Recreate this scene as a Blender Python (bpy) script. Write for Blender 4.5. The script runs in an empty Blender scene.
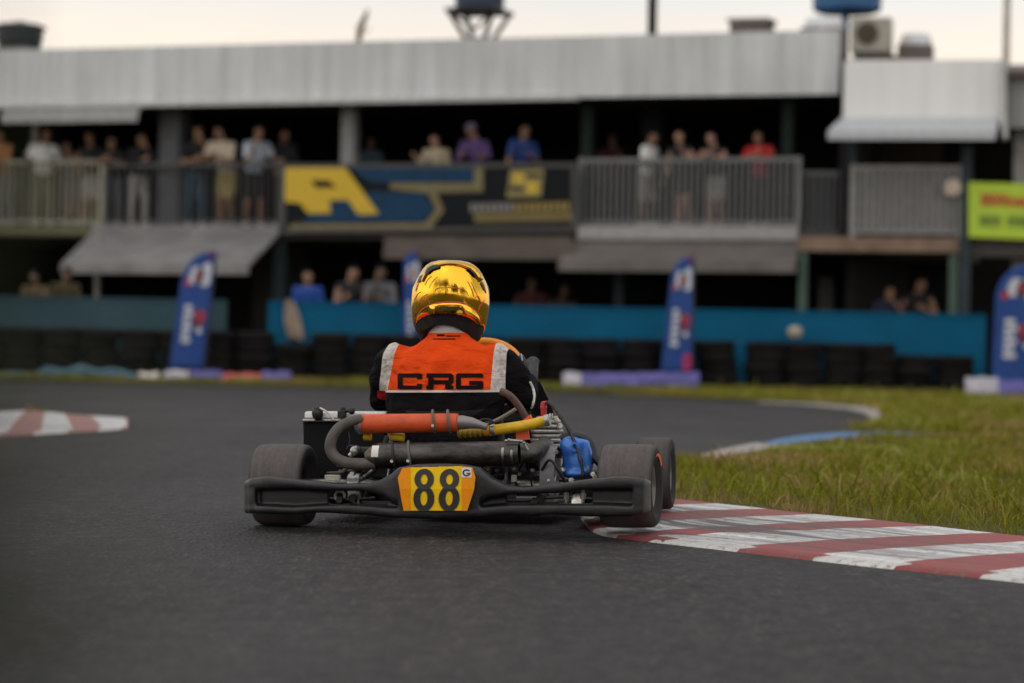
import bpy, bmesh, math, random
from mathutils import Vector, Matrix, Euler
from mathutils.bvhtree import BVHTree
R = random.Random(7)
rad = math.radians
scene = bpy.context.scene
COL = scene.collection
V = Vector

# ------------------------------------------------------------------ camera
F = 2765.0
PHI, PITCH, CAMZ = 0.019, 9.5 / 2765.0, 0.61
fw = V((0, math.cos(PITCH), math.sin(PITCH)))
r0 = V((1, 0, 0)); u0 = r0.cross(fw)
rt = r0 * math.cos(PHI) + u0 * math.sin(PHI)
up = u0 * math.cos(PHI) - r0 * math.sin(PHI)
CAM = V((0, 0, CAMZ))
cd = bpy.data.cameras.new('camera'); cam = bpy.data.objects.new('camera', cd); COL.objects.link(cam)
cam.matrix_world = Matrix(((rt.x, up.x, -fw.x, CAM.x), (rt.y, up.y, -fw.y, CAM.y), (rt.z, up.z, -fw.z, CAM.z), (0, 0, 0, 1)))
cd.sensor_width = 36; cd.lens = F * 36 / 1024
cd.clip_end = 2000; cd.clip_start = 0.05
cd.dof.use_dof = True; cd.dof.focus_distance = 9.25; cd.dof.aperture_fstop = 2.4
scene.camera = cam

def ray(px, py): return fw + rt * ((px - 512) / F) + up * ((341.5 - py) / F)
def at(px, py, Y):
    d = ray(px, py); return CAM + d * (Y / d.y)
def gr(px, py, z=0.0):
    d = ray(px, py); return CAM + d * ((z - CAMZ) / d.z)
class Frame:                                   # a thing's own axes: local x / y / z
    def __init__(s, m): s.m = m; s.i = m.inverted(); s.o = s.i @ CAM; s.r = s.i.to_3x3()
    def __call__(s, px, py, y):                # the point of a thing at local depth y
        d = s.r @ ray(px, py); return s.o + d * ((y - s.o.y) / d.y)
KM = Matrix.Translation((-0.188, 9.325, 0.0145)) @ Euler((0, -0.025, rad(-12.0))).to_matrix().to_4x4()
K = Frame(KM)

# ------------------------------------------------------------------ materials
MATS = {}
def nodes_of(name):
    m = bpy.data.materials.new(name); m.use_nodes = True
    nt = m.node_tree; b = nt.nodes['Principled BSDF']
    return m, nt, b
def N(nt, t, **kw):
    n = nt.nodes.new(t)
    for k, v in kw.items():
        if k in n.inputs.keys() if hasattr(n.inputs, 'keys') else False: n.inputs[k].default_value = v
        else: setattr(n, k, v)
    return n
def L(nt, a, b): nt.links.new(a, b)
def rgb(c): return (c[0], c[1], c[2], 1)
def math_(nt, op, a, b=None, c=None):
    n = nt.nodes.new('ShaderNodeMath'); n.operation = op
    for i, x in enumerate((a, b, c)):
        if x is None: continue
        if isinstance(x, (int, float)): n.inputs[i].default_value = x
        else: L(nt, x, n.inputs[i])
    return n.outputs[0]
def mix(nt, f, a, b):
    n = nt.nodes.new('ShaderNodeMix'); n.data_type = 'RGBA'
    for s, x in ((n.inputs[0], f), (n.inputs[6], a), (n.inputs[7], b)):
        if isinstance(x, (int, float)): s.default_value = x
        elif isinstance(x, tuple): s.default_value = rgb(x)
        else: L(nt, x, s)
    return n.outputs[2]
def coords(nt, which='Object', scale=(1, 1, 1)):
    tc = nt.nodes.new('ShaderNodeTexCoord'); mp = nt.nodes.new('ShaderNodeMapping')
    mp.inputs['Scale'].default_value = scale
    L(nt, tc.outputs[which], mp.inputs[0]); return mp.outputs[0]
def noise(nt, vec, scale, detail=4, rough=.55):
    n = nt.nodes.new('ShaderNodeTexNoise'); n.inputs['Scale'].default_value = scale
    n.inputs['Detail'].default_value = detail; n.inputs['Roughness'].default_value = rough
    L(nt, vec, n.inputs['Vector']); return n.outputs[0]
def ramp(nt, f, stops):
    n = nt.nodes.new('ShaderNodeValToRGB'); e = n.color_ramp.elements
    while len(e) < len(stops): e.new(.5)
    for i, (p, c) in enumerate(stops): e[i].position = p; e[i].color = rgb(c) if not isinstance(c, (int, float)) else (c, c, c, 1)
    L(nt, f, n.inputs[0]); return n.outputs[0]
def bump(nt, b, h, strength, dist=.01):
    n = nt.nodes.new('ShaderNodeBump'); n.inputs['Strength'].default_value = strength
    n.inputs['Distance'].default_value = dist; L(nt, h, n.inputs['Height']); L(nt, n.outputs[0], b.inputs['Normal'])
def M(name, col=(.5, .5, .5), rough=.6, metal=0, var=.2, scale=9, bmp=0, bscale=80, stretch=(1, 1, 1), dirt=None, coat=0, spec=None):
    if name in MATS: return MATS[name]
    m, nt, b = nodes_of(name)
    v = coords(nt, 'Object', stretch)
    n = noise(nt, v, scale, 5, .6)
    lo = tuple(c * (1 - var) for c in col); hi = tuple(min(1, c * (1 + var)) for c in col)
    c = ramp(nt, n, [(.3, lo), (.7, hi)])
    if dirt:
        d = noise(nt, v, scale * 2.7, 6, .7)
        c = mix(nt, ramp(nt, d, [(.5, 0.0), (.75, dirt[3])]), c, dirt[:3])
    L(nt, c, b.inputs['Base Color'])
    rr = ramp(nt, noise(nt, v, scale * 4, 4), [(.3, max(0, rough - .1)), (.7, min(1, rough + .1))])
    L(nt, rr, b.inputs['Roughness']); b.inputs['Metallic'].default_value = metal
    if coat: b.inputs['Coat Weight'].default_value = coat; b.inputs['Coat Roughness'].default_value = .1
    if spec is not None: b.inputs['Specular IOR Level'].default_value = spec
    if bmp: bump(nt, b, noise(nt, coords(nt), bscale, 5, .6), bmp, .005)
    MATS[name] = m; return m

# ------------------------------------------------------------------ mesh helpers
class MB:
    def __init__(s): s.v = []; s.f = []; s.mi = []; s.cur = 0
    def add(s, vs, fs):
        o = len(s.v); s.v += [tuple(p) for p in vs]
        for f in fs: s.f.append(tuple(i + o for i in f)); s.mi.append(s.cur)
        return s
    def box(s, c, d, rot=None):
        c = V(c); vs = []
        for z in (-.5, .5):
            for y in (-.5, .5):
                for x in (-.5, .5):
                    p = V((x * d[0], y * d[1], z * d[2]))
                    if rot: p = rot @ p
                    vs.append(c + p)
        return s.add(vs, [(0, 2, 3, 1), (4, 5, 7, 6), (0, 1, 5, 4), (2, 6, 7, 3), (0, 4, 6, 2), (1, 3, 7, 5)])
    def bb(s, a, b):
        a, b = V(a), V(b); return s.box((a + b) / 2, [abs(q) for q in (b - a)])
    def bar(s, a, b, w, h=None):               # square bar from a to b
        a, b = V(a), V(b); t = b - a; q = t.to_track_quat('Z', 'Y').to_matrix()
        return s.box((a + b) / 2, (w, h or w, t.length), q)
    def tube(s, pts, r, n=10, side=None, cap=True, closed=False):
        pts = [V(p) for p in pts]; m = len(pts)
        rs = r if isinstance(r, (list, tuple)) else [r] * m
        sd = V(side) if side else None; o = len(s.v); prev = None
        for i, p in enumerate(pts):
            if closed: t = pts[(i + 1) % m] - pts[i - 1]
            else: t = pts[min(i + 1, m - 1)] - pts[max(i - 1, 0)]
            if t.length < 1e-9: t = V((0, 0, 1))
            t.normalize()
            a = sd if sd is not None else prev
            if a is None: a = V((0, 0, 1)) if abs(t.z) < .9 else V((1, 0, 0))
            a = a - t * a.dot(t)
            if a.length < 1e-6: a = t.orthogonal()
            a.normalize(); bq = t.cross(a); prev = a
            ra, rb = rs[i] if isinstance(rs[i], (list, tuple)) else (rs[i], rs[i])
            for k in range(n):
                w = 2 * math.pi * k / n
                s.v.append(tuple(p + a * (ra * math.cos(w)) + bq * (rb * math.sin(w))))
        def q(i, j):
            for k in range(n):
                s.f.append((o + i * n + k, o + i * n + (k + 1) % n, o + j * n + (k + 1) % n, o + j * n + k)); s.mi.append(s.cur)
        for i in range(m - 1): q(i, i + 1)
        if closed: q(m - 1, 0)
        elif cap:
            s.f.append(tuple(o + k for k in range(n))[::-1]); s.f.append(tuple(o + (m - 1) * n + k for k in range(n))); s.mi += [s.cur] * 2
        return s
    def ell(s, c, r, n=14, m=9, rot=None):
        c = V(c); r = (r, r, r) if isinstance(r, (int, float)) else r; o = len(s.v)
        def pt(x, y, z):
            p = V((x * r[0], y * r[1], z * r[2])); s.v.append(tuple(c + (rot @ p if rot else p)))
        pt(0, 0, -1)
        for i in range(1, m):
            a = -math.pi / 2 + math.pi * i / m
            for k in range(n):
                w = 2 * math.pi * k / n; pt(math.cos(a) * math.cos(w), math.cos(a) * math.sin(w), math.sin(a))
        pt(0, 0, 1); e = len(s.v) - 1
        for k in range(n):
            s.f.append((o, o + 1 + (k + 1) % n, o + 1 + k)); s.f.append((e, e - n + k, e - n + (k + 1) % n)); s.mi += [s.cur] * 2
        for i in range(m - 2):
            for k in range(n):
                a, b = o + 1 + i * n, o + 1 + (i + 1) * n
                s.f.append((a + k, a + (k + 1) % n, b + (k + 1) % n, b + k)); s.mi.append(s.cur)
        return s
    def lathe(s, prof, c, axis=(0, 0, 1), n=32, closed=False):
        ax = V(axis).normalized(); a = ax.orthogonal().normalized(); b = ax.cross(a); c = V(c); o = len(s.v); m = len(prof)
        for r, h in prof:
            for k in range(n):
                w = 2 * math.pi * k / n; s.v.append(tuple(c + ax * h + a * (r * math.cos(w)) + b * (r * math.sin(w))))
        for i in range(m if closed else m - 1):
            j = (i + 1) % m
            for k in range(n):
                s.f.append((o + i * n + k, o + i * n + (k + 1) % n, o + j * n + (k + 1) % n, o + j * n + k)); s.mi.append(s.cur)
        if not closed:
            s.f.append(tuple(o + k for k in range(n))[::-1]); s.f.append(tuple(o + (m - 1) * n + k for k in range(n))); s.mi += [s.cur] * 2
        return s
    def cyl(s, a, b, r, n=20, r2=None):
        return s.tube([a, b], [r, r if r2 is None else r2], n)
    def loft(s, rings, cap=True, closed=True):
        o = len(s.v); n = len(rings[0])
        for rg in rings: s.v += [tuple(p) for p in rg]
        for i in range(len(rings) - 1):
            for k in range(n if closed else n - 1):
                s.f.append((o + i * n + k, o + i * n + (k + 1) % n, o + (i + 1) * n + (k + 1) % n, o + (i + 1) * n + k)); s.mi.append(s.cur)
        if cap and closed:
            s.f.append(tuple(o + k for k in range(n))[::-1]); s.f.append(tuple(o + (len(rings) - 1) * n + k for k in range(n))); s.mi += [s.cur] * 2
        return s
    def prism(s, poly, d):                     # closed outline (3-D points) pushed along vector d
        d = V(d); o = len(s.v); n = len(poly)
        s.v += [tuple(V(p)) for p in poly] + [tuple(V(p) + d) for p in poly]
        s.f.append(tuple(range(o, o + n))); s.f.append(tuple(range(o + 2 * n - 1, o + n - 1, -1))); s.mi += [s.cur] * 2
        for k in range(n):
            s.f.append((o + k, o + n + k, o + n + (k + 1) % n, o + (k + 1) % n)); s.mi.append(s.cur)
        return s
    def build(s, name, mat, parent=None, smooth=True, bevel=0, angle=40, remesh=0, sm=0, fix=True):
        me = bpy.data.meshes.new(name); me.from_pydata(s.v, [], s.f)
        for m in (mat if isinstance(mat, (list, tuple)) else [mat]): me.materials.append(m)
        if any(s.mi): me.polygons.foreach_set('material_index', s.mi)
        if fix:
            bm = bmesh.new(); bm.from_mesh(me); bmesh.ops.recalc_face_normals(bm, faces=bm.faces); bm.to_mesh(me); bm.free()
        me.polygons.foreach_set('use_smooth', [smooth] * len(me.polygons))
        if smooth and not remesh: me.set_sharp_from_angle(angle=rad(angle))
        o = bpy.data.objects.new(name, me); COL.objects.link(o)
        if parent: o.parent = parent
        if bevel:
            md = o.modifiers.new('bevel', 'BEVEL'); md.width = bevel; md.segments = 2; md.limit_method = 'ANGLE'; md.angle_limit = rad(35)
        if remesh:
            md = o.modifiers.new('remesh', 'REMESH'); md.mode = 'VOXEL'; md.voxel_size = remesh; md.use_smooth_shade = True
            if sm:
                md = o.modifiers.new('smooth', 'SMOOTH'); md.iterations = sm; md.factor = .5
            bake(o)
        return o
def bake(o):
    dg = bpy.context.evaluated_depsgraph_get(); old = o.data
    me = bpy.data.meshes.new_from_object(o.evaluated_get(dg), depsgraph=dg)
    o.modifiers.clear(); o.data = me; me.name = old.name
    if not len(me.materials):
        for m in old.materials: me.materials.append(m)
    bpy.data.meshes.remove(old)
def bvh_of(*obs):
    vs, fs = [], []
    for o in obs:
        k = len(vs); vs += [v.co.copy() for v in o.data.vertices]; fs += [tuple(i + k for i in p.vertices) for p in o.data.polygons]
    return BVHTree.FromPolygons(vs, fs)
def tag(o, label, cat, group=None):
    o['label'] = label; o['category'] = cat
    if group: o['group'] = group
    return o
def empty(name, label, cat, m=None, group=None):
    o = bpy.data.objects.new(name, None); COL.objects.link(o); o.empty_display_size = .1
    if m is not None: o.matrix_world = m
    return tag(o, label, cat, group)
def struct(o): o['kind'] = 'structure'; return o
def place(loc, rz=0): return Matrix.Translation(V(loc)) @ Matrix.Rotation(rz, 4, 'Z')
def decal(name, mat, parent, test, x0, x1, z0, z1, cell, proj):
    """a printed shape: every small cell inside `test` laid on the surface that proj finds"""
    nx, nz = int((x1 - x0) / cell) + 1, int((z1 - z0) / cell) + 1; idx = {}; vs = []; fs = []
    def vert(i, j):
        if (i, j) not in idx:
            p = proj(x0 + i * cell, z0 + j * cell)
            if p is None: idx[(i, j)] = None
            else: idx[(i, j)] = len(vs); vs.append(tuple(p))
        return idx[(i, j)]
    for i in range(nx):
        for j in range(nz):
            if test(x0 + (i + .5) * cell, z0 + (j + .5) * cell):
                q = [vert(i, j), vert(i + 1, j), vert(i + 1, j + 1), vert(i, j + 1)]
                if None not in q: fs.append(tuple(q))
    mb = MB(); mb.add(vs, fs); return mb.build(name, mat, parent, smooth=True, angle=80, fix=False)
def seg_d(x, z, pl):
    best = 1e9
    for (ax, az), (bx, bz) in zip(pl[:-1], pl[1:]):
        dx, dz = bx - ax, bz - az; q = dx * dx + dz * dz or 1e-12
        t = max(0, min(1, ((x - ax) * dx + (z - az) * dz) / q))
        best = min(best, math.hypot(x - ax - t * dx, z - az - t * dz))
    return best
def seg_box(x, z, pl, hw, hz):                 # square-ended stroke along axis-aligned lines
    for (ax, az), (bx, bz) in zip(pl[:-1], pl[1:]):
        if min(ax, bx) - hw <= x <= max(ax, bx) + hw and min(az, bz) - hz <= z <= max(az, bz) + hz: return True
    return False
def inpoly(x, z, pl):
    c = False; n = len(pl); j = n - 1
    for i in range(n):
        if (pl[i][1] > z) != (pl[j][1] > z) and x < (pl[j][0] - pl[i][0]) * (z - pl[i][1]) / (pl[j][1] - pl[i][1]) + pl[i][0]: c = not c
        j = i
    return c
def interp(tab, x):
    if x <= tab[0][0]: return tab[0][1]
    for (a, b), (c, d) in zip(tab[:-1], tab[1:]):
        if x <= c:
            t = (x - a) / (c - a); t = t * t * (3 - 2 * t) * .5 + t * .5; return b + (d - b) * t
    return tab[-1][1]
def spline(pts, k=6):
    pts = [V(p) for p in pts]; out = []
    for i in range(len(pts) - 1):
        a, b, c, d = pts[max(i - 1, 0)], pts[i], pts[i + 1], pts[min(i + 2, len(pts) - 1)]
        for j in range(k):
            t = j / k
            out.append(.5 * ((2 * b) + (c - a) * t + (2 * a - 5 * b + 4 * c - d) * t * t + (3 * b - a - 3 * c + d) * t ** 3))
    out.append(pts[-1]); return out
# ------------------------------------------------------------------ light and sky
w = bpy.data.worlds.new('World'); scene.world = w; w.use_nodes = True
nt = w.node_tree; bg = nt.nodes['Background']
SUN_EL, SUN_AZ = rad(48), rad(205)             # azimuth clockwise from +Y: the sun stands behind the camera, a little to the left
sky = nt.nodes.new('ShaderNodeTexSky'); sky.sky_type = 'NISHITA'; sky.sun_disc = False
sky.sun_elevation = SUN_EL; sky.sun_rotation = SUN_AZ; sky.dust_density = 4; sky.air_density = 1.2
tc = nt.nodes.new('ShaderNodeTexCoord')
sx = nt.nodes.new('ShaderNodeSeparateXYZ'); L(nt, tc.outputs['Generated'], sx.inputs[0])
cl = ramp(nt, sx.outputs[2], [(0, (8.4, 7.3, 6.1)), (.112, (9.9, 8.7, 7.4)), (.130, (8.2, 8.1, 7.8)), (.3, (5.0, 5.05, 5.05)), (1, (3.9, 4.0, 4.1))])
mp = nt.nodes.new('ShaderNodeMapping'); mp.inputs['Scale'].default_value = (2, 2, 9); L(nt, tc.outputs['Generated'], mp.inputs[0])
cn = noise(nt, mp.outputs[0], 1.6, 5, .55)
cl2 = mix(nt, ramp(nt, cn, [(.4, 0.0), (.8, .3)]), cl, (5.2, 5.2, 5.2))
wc = mix(nt, .88, sky.outputs[0], cl2)
L(nt, wc, bg.inputs['Color']); bg.inputs['Strength'].default_value = .12
sd = bpy.data.lights.new('sun', 'SUN'); sd.energy = 1.75; sd.angle = rad(170); sd.color = (1, .96, .91)
sun = bpy.data.objects.new('sun', sd); COL.objects.link(sun)
dirv = V((math.sin(SUN_AZ) * math.cos(SUN_EL), math.cos(SUN_AZ) * math.cos(SUN_EL), math.sin(SUN_EL)))
sun.rotation_euler = dirv.to_track_quat('Z', 'Y').to_euler()
vs = scene.view_settings; vs.view_transform = 'Standard'; vs.look = 'None'; vs.exposure = 0; vs.gamma = 1; vs.use_curve_mapping = False
scene.cycles.use_denoising = True; scene.cycles.max_bounces = 6; scene.cycles.diffuse_bounces = 3
scene.cycles.sample_clamp_indirect = 6

# ------------------------------------------------------------------ ground sheets
def sheet(name, pts, mat, z=None):
    me = bpy.data.meshes.new(name); bm = bmesh.new()
    f = bm.faces.new([bm.verts.new(p if z is None else (p[0], p[1], z)) for p in pts]); f.normal_update()
    if f.normal.z < 0: bmesh.ops.reverse_faces(bm, faces=[f])
    bmesh.ops.triangulate(bm, faces=bm.faces[:]); bm.to_mesh(me); bm.free(); me.materials.append(mat)
    o = bpy.data.objects.new(name, me); COL.objects.link(o); return struct(o)

# asphalt: coarse stones, patches, rubber laid along the racing line
m, nt, b = nodes_of('asphalt'); v = coords(nt)
big = noise(nt, coords(nt, 'Object', (1, .35, 1)), .55, 4, .6)
c = ramp(nt, big, [(.3, (.015, .0118, .0113)), (.55, (.027, .0216, .0207)), (.75, (.046, .0377, .0363))])
vo = nt.nodes.new('ShaderNodeTexVoronoi'); vo.inputs['Scale'].default_value = 52; L(nt, coords(nt, 'Object', (1, .5, 1)), vo.inputs['Vector'])
st = ramp(nt, vo.outputs['Distance'], [(.12, 1.0), (.5, 0.0)])
gv = coords(nt, 'Object', (1, .5, 1)); fine = noise(nt, gv, 15, 7, .8)
c = mix(nt, math_(nt, 'MULTIPLY', st, .75), c, (.17, .143, .138))
c = mix(nt, ramp(nt, fine, [(.43, .9), (.54, 0.0)]), c, (.005, .0042, .0042))
streak = noise(nt, coords(nt, 'Object', (1.2, .08, 1)), 2.2, 4, .6)
c = mix(nt, ramp(nt, streak, [(.46, 0.0), (.68, .6)]), c, (.011, .0093, .0093))
L(nt, c, b.inputs['Base Color'])
L(nt, ramp(nt, big, [(.3, .50), (.7, .72)]), b.inputs['Roughness']); b.inputs['Specular IOR Level'].default_value = .28
hh = math_(nt, 'ADD', math_(nt, 'MULTIPLY', st, .8), math_(nt, 'MULTIPLY', fine, 1.2))
bump(nt, b, hh, 1.0, .02); MATS['asphalt'] = m
m, nt, b = nodes_of('earth'); v = coords(nt)
c = ramp(nt, noise(nt, v, .7, 6, .7), [(.3, (.07, .072, .013)), (.5, (.11, .10, .02)), (.68, (.15, .11, .045)), (.8, (.19, .135, .075))])
c = mix(nt, ramp(nt, noise(nt, v, 40, 4, .7), [(.4, .6), (.6, 0.0)]), c, (.03, .028, .008))
L(nt, c, b.inputs['Base Color']); b.inputs['Roughness'].default_value = .95; b.inputs['Specular IOR Level'].default_value = .15
bump(nt, b, noise(nt, v, 25, 5, .7), .8, .03); MATS['earth'] = m
sheet('ground', [(-400, -300), (400, -300), (400, 700), (-400, 700)], MATS['earth'], -.06)
sheet('track', [(-60, 1.6), (60, 1.6), (60, 44), (-60, 44)], MATS['asphalt'], 0)

# ------------------------------------------------------------------ apex kerb
def resample(pl, n):
    pl = [V((p[0], p[1], 0)) for p in pl]; d = [0]
    for a, b_ in zip(pl[:-1], pl[1:]): d.append(d[-1] + (b_ - a).length)
    out = []
    for i in range(n):
        s = d[-1] * i / (n - 1); k = 0
        while k < len(d) - 2 and d[k + 1] < s: k += 1
        t = (s - d[k]) / (d[k + 1] - d[k]); out.append(pl[k].lerp(pl[k + 1], t))
    return out, d[-1]
pxA = [(1024, 580), (860, 563), (700, 545), (640, 538.5), (604, 534)]
A = [tuple(gr(x, y, .010))[:2] for x, y in pxA]
pxG = [(1024, 535), (918, 523), (804, 512), (760, 507), (715, 502.5), (677, 498.5)]
G = [tuple(gr(x, y, .040))[:2] for x, y in pxG]
da = V((A[0][0] - A[2][0], A[0][1] - A[2][1], 0)).normalized()
dg_ = V((G[0][0] - G[2][0], G[0][1] - G[2][1], 0)).normalized()
A = [(A[0][0] + da.x * 6, A[0][1] + da.y * 6), (A[0][0] + da.x * 3, A[0][1] + da.y * 3)] + A
G = [(G[0][0] + dg_.x * 6.4, G[0][1] + dg_.y * 6.2), (G[0][0] + dg_.x * 3.2, G[0][1] + dg_.y * 3.1)] + G
A += [(.275, 9.45), (.265, 9.8), (.26, 10.2), (.265, 10.7), (.28, 11.2), (.36, 12.4), (.50, 13.7), (.93, 15.3)]
G += [(.46, 10.9), (.50, 11.7), (.62, 12.9), (.80, 14.2), (1.03, 15.4)]
A = [tuple(p)[:2] for p in spline([(x, y, 0) for x, y in A], 6)]; G = [tuple(p)[:2] for p in spline([(x, y, 0) for x, y in G], 6)]
NS = 120; An, La = resample(A, NS); Gn, Lg = resample(G, NS)
# stations that follow the stripes: match by distance along the grass edge, which the photo shows
def near_u(p):
    best = (1e9, 0)
    for k in range(NS - 1):
        a, b_ = Gn[k], Gn[k + 1]; d = b_ - a; t = (p - a).dot(d) / d.length_squared
        if k: t = max(0, t)
        if k < NS - 2: t = min(1, t)
        q = (p - a - d * t).length
        if q < best[0]: best = (q, (k + t) * Lg / (NS - 1))
    return best[1]
vp = [0, .02, .07, .14, .25, .4, .6, .8, .97, 1.0]; vz = [-.01, .010, .013, .017, .023, .029, .034, .038, .040, .01]
me = bpy.data.meshes.new('apex_kerb'); vv = []; uvs = []
for i in range(NS):
    fl = min(1, max(0, (NS - 1 - i) / 30))
    for q, (a, z) in enumerate(zip(vp, vz)):
        p = An[i].lerp(Gn[i], a); vv.append((p.x, p.y, (z if q in (0, 9) else z * (.25 + .75 * fl)))); uvs.append((near_u(p), a))
nv = len(vp); ff = [(i * nv + k, (i + 1) * nv + k, (i + 1) * nv + k + 1, i * nv + k + 1) for i in range(NS - 1) for k in range(nv - 1)]
me.from_pydata(vv, [], ff); ul = me.uv_layers.new(name='UVMap')
for lp in me.loops: ul.data[lp.index].uv = uvs[lp.vertex_index]
def kerb_mat(name, per, dark=.6, phase=0.0, apex=False, red0=(.34, .046, .042)):
    m, nt, b = nodes_of(name); tcx = nt.nodes.new('ShaderNodeTexCoord'); sp = nt.nodes.new('ShaderNodeSeparateXYZ'); L(nt, tcx.outputs['UV'], sp.inputs[0])
    v = coords(nt); wob = noise(nt, v, 6, 3)
    u = math_(nt, 'ADD', math_(nt, 'MULTIPLY', sp.outputs[0], 1 / per), math_(nt, 'MULTIPLY', wob, .09))
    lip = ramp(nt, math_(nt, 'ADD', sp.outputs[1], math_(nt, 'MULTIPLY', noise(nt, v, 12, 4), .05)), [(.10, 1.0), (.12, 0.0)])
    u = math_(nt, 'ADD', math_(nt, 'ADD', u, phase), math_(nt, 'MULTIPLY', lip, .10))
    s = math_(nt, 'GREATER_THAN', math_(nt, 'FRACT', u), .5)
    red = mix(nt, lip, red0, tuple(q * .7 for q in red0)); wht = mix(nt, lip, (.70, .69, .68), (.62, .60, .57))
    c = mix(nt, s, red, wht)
    mp = nt.nodes.new('ShaderNodeMapping'); mp.inputs['Scale'].default_value = (.5, 9, 1); L(nt, tcx.outputs['UV'], mp.inputs[0])
    rub = noise(nt, mp.outputs[0], 1.6, 5, .65)
    band = ramp(nt, sp.outputs[1], [(.06, .25), (.2, 1.0), (.66, .85), (.95, .15)])
    f = math_(nt, 'MULTIPLY', ramp(nt, rub, [(.38, 0.0), (.60, 1.0)] if apex else [(.36, 0.0), (.62, 1.0)]), band)
    if apex:                                     # most rubber lies where the karts run over the apex
        mr = nt.nodes.new('ShaderNodeMapRange'); mr.inputs[1].default_value = 4.8; mr.inputs[2].default_value = 7.0; mr.inputs[3].default_value = .25; mr.inputs[4].default_value = 1.25; L(nt, sp.outputs[0], mr.inputs[0])
        f = math_(nt, 'MINIMUM', math_(nt, 'MULTIPLY', f, mr.outputs[0]), 1.0)
    c = mix(nt, math_(nt, 'MULTIPLY', f, dark), c, (.060, .050, .051))
    wear = ramp(nt, noise(nt, v, 26, 7, .8), [(.53, 0.0), (.62, .85)])
    c = mix(nt, wear, c, (.13, .115, .11))
    c = mix(nt, ramp(nt, noise(nt, v, 140, 3, .7), [(.55, 0.0), (.7, .5)]), c, (.06, .05, .05))
    L(nt, c, b.inputs['Base Color']); b.inputs['Roughness'].default_value = .62
    bump(nt, b, noise(nt, v, 55, 6, .75), .6, .008); return m
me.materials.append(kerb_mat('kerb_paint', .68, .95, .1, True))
me.polygons.foreach_set('use_smooth', [True] * len(me.polygons))
ko = bpy.data.objects.new('kerb', me); COL.objects.link(ko); struct(ko)
KERB = BVHTree.FromPolygons([V(p) for p in vv], ff)

# ------------------------------------------------------------------ inside of the right-hand bend
edge_far = [tuple(gr(x, y, .012)) for x, y in ((692, 461.5), (730, 453), (775, 445), (820, 437.5), (868, 430), (888, 422), (878, 412), (861, 407.5), (815, 403.5), (764, 401), (710, 398.5), (660, 396.2), (620, 395.2))]
ring = [(p.x + .004, p.y, .028) for p in Gn] + edge_far
me = bpy.data.meshes.new('turf'); bm = bmesh.new()
outer = ring + [(1.2, 43, .03), (60, 43, .06), (60, 1.2, .05), (Gn[0].x + 8, 1.2, .05)]
f = bm.faces.new([bm.verts.new(p) for p in outer]); f.normal_update()
if f.normal.z < 0: bmesh.ops.reverse_faces(bm, faces=[f])
bmesh.ops.triangulate(bm, faces=bm.faces[:]); bm.to_mesh(me); bm.free(); me.materials.append(MATS['earth'])
o = bpy.data.objects.new('grass_bank', me); COL.objects.link(o); struct(o)
# far verge, a low bank up to the barrier
mb = MB()
mb.loft([[(-70, y, z), (-30, y, z), (0, y, z), (30, y, z), (70, y, z)] for y, z in ((42.1, .012), (42.8, .07), (43.8, .15), (46, .18), (75, .19))], cap=False, closed=False)
struct(mb.build('verge', MATS['earth']))
# concrete margin and its blue painted end
def strip(name, pts, wd, mat, z):
    mb = MB(); pts = [V((x, y, 0)) for x, y in pts]; ra, rb = [], []
    for i, p in enumerate(pts):
        t = (pts[min(i + 1, len(pts) - 1)] - pts[max(i - 1, 0)]).normalized(); n = V((t.y, -t.x, 0)) * wd[i] / 2
        ra.append((p.x - n.x, p.y - n.y, z)); rb.append((p.x + n.x, p.y + n.y, z))
    mb.loft([[V(p) - V((0, 0, .05)) for p in ra], ra, rb, [V(p) - V((0, 0, .05)) for p in rb]], cap=False, closed=False)
    return mb.build(name, mat, smooth=False)
conc = M('pale_concrete', (.30, .27, .25), .85, var=.25, scale=3, dirt=(.10, .085, .07, .7))
pxs = lambda pl: [tuple(gr(x, y, .03))[:2] for x, y in pl]
EDGE_LINE = pxs([(692, 461), (720, 454.5), (750, 448.5), (778, 443)])
struct(strip('concrete_edging', pxs([(692, 461), (720, 454.5), (750, 448.5), (778, 443)]), [.12, .2, .3, .3], conc, .030))
struct(strip('concrete_edging', pxs([(868, 429.5), (889, 421.5), (880, 411.5), (861, 407), (815, 403), (764, 400.5)]), [.15, .25, .3, .35, .3, .2], conc, .022))
bl = M('blue_paint', (.035, .15, .33), .6, var=.35, scale=5, dirt=(.11, .10, .08, .9))
blue_px = [(772, 444), (800, 440), (830, 436.5), (865, 433.5), (905, 433), (936, 435.5)]
BLUE_LINE = pxs(blue_px)
struct(strip('painted_edging', BLUE_LINE, [.15, .3, .42, .42, .34, .15], bl, .034))

# left-hand bend: striped kerb and the turf behind it
pa = [gr(*p) for p in ((-60, 442), (0, 437.5), (60, 434), (100, 431.5), (128, 429))]
pb = [gr(*p) for p in ((-60, 416), (0, 417.5), (30, 416), (75, 421), (128, 424.5))]
n_ = 40; Aa, _ = resample(pa, n_); Bb, Lb = resample(pb, n_)
me = bpy.data.meshes.new('kerb'); vv = []; uvs = []
for i in range(n_):
    for a, z in ((0, -.01), (.03, .012), (.5, .04), (.97, .05), (1, .0)):
        p = Aa[i].lerp(Bb[i], a); vv.append((p.x, p.y, z)); uvs.append((Lb * i / (n_ - 1), a))
ff = [(i * 5 + k, (i + 1) * 5 + k, (i + 1) * 5 + k + 1, i * 5 + k + 1) for i in range(n_ - 1) for k in range(4)]
me.from_pydata(vv, [], ff); ul = me.uv_layers.new(name='UVMap')
for lp in me.loops: ul.data[lp.index].uv = uvs[lp.vertex_index]
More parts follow.
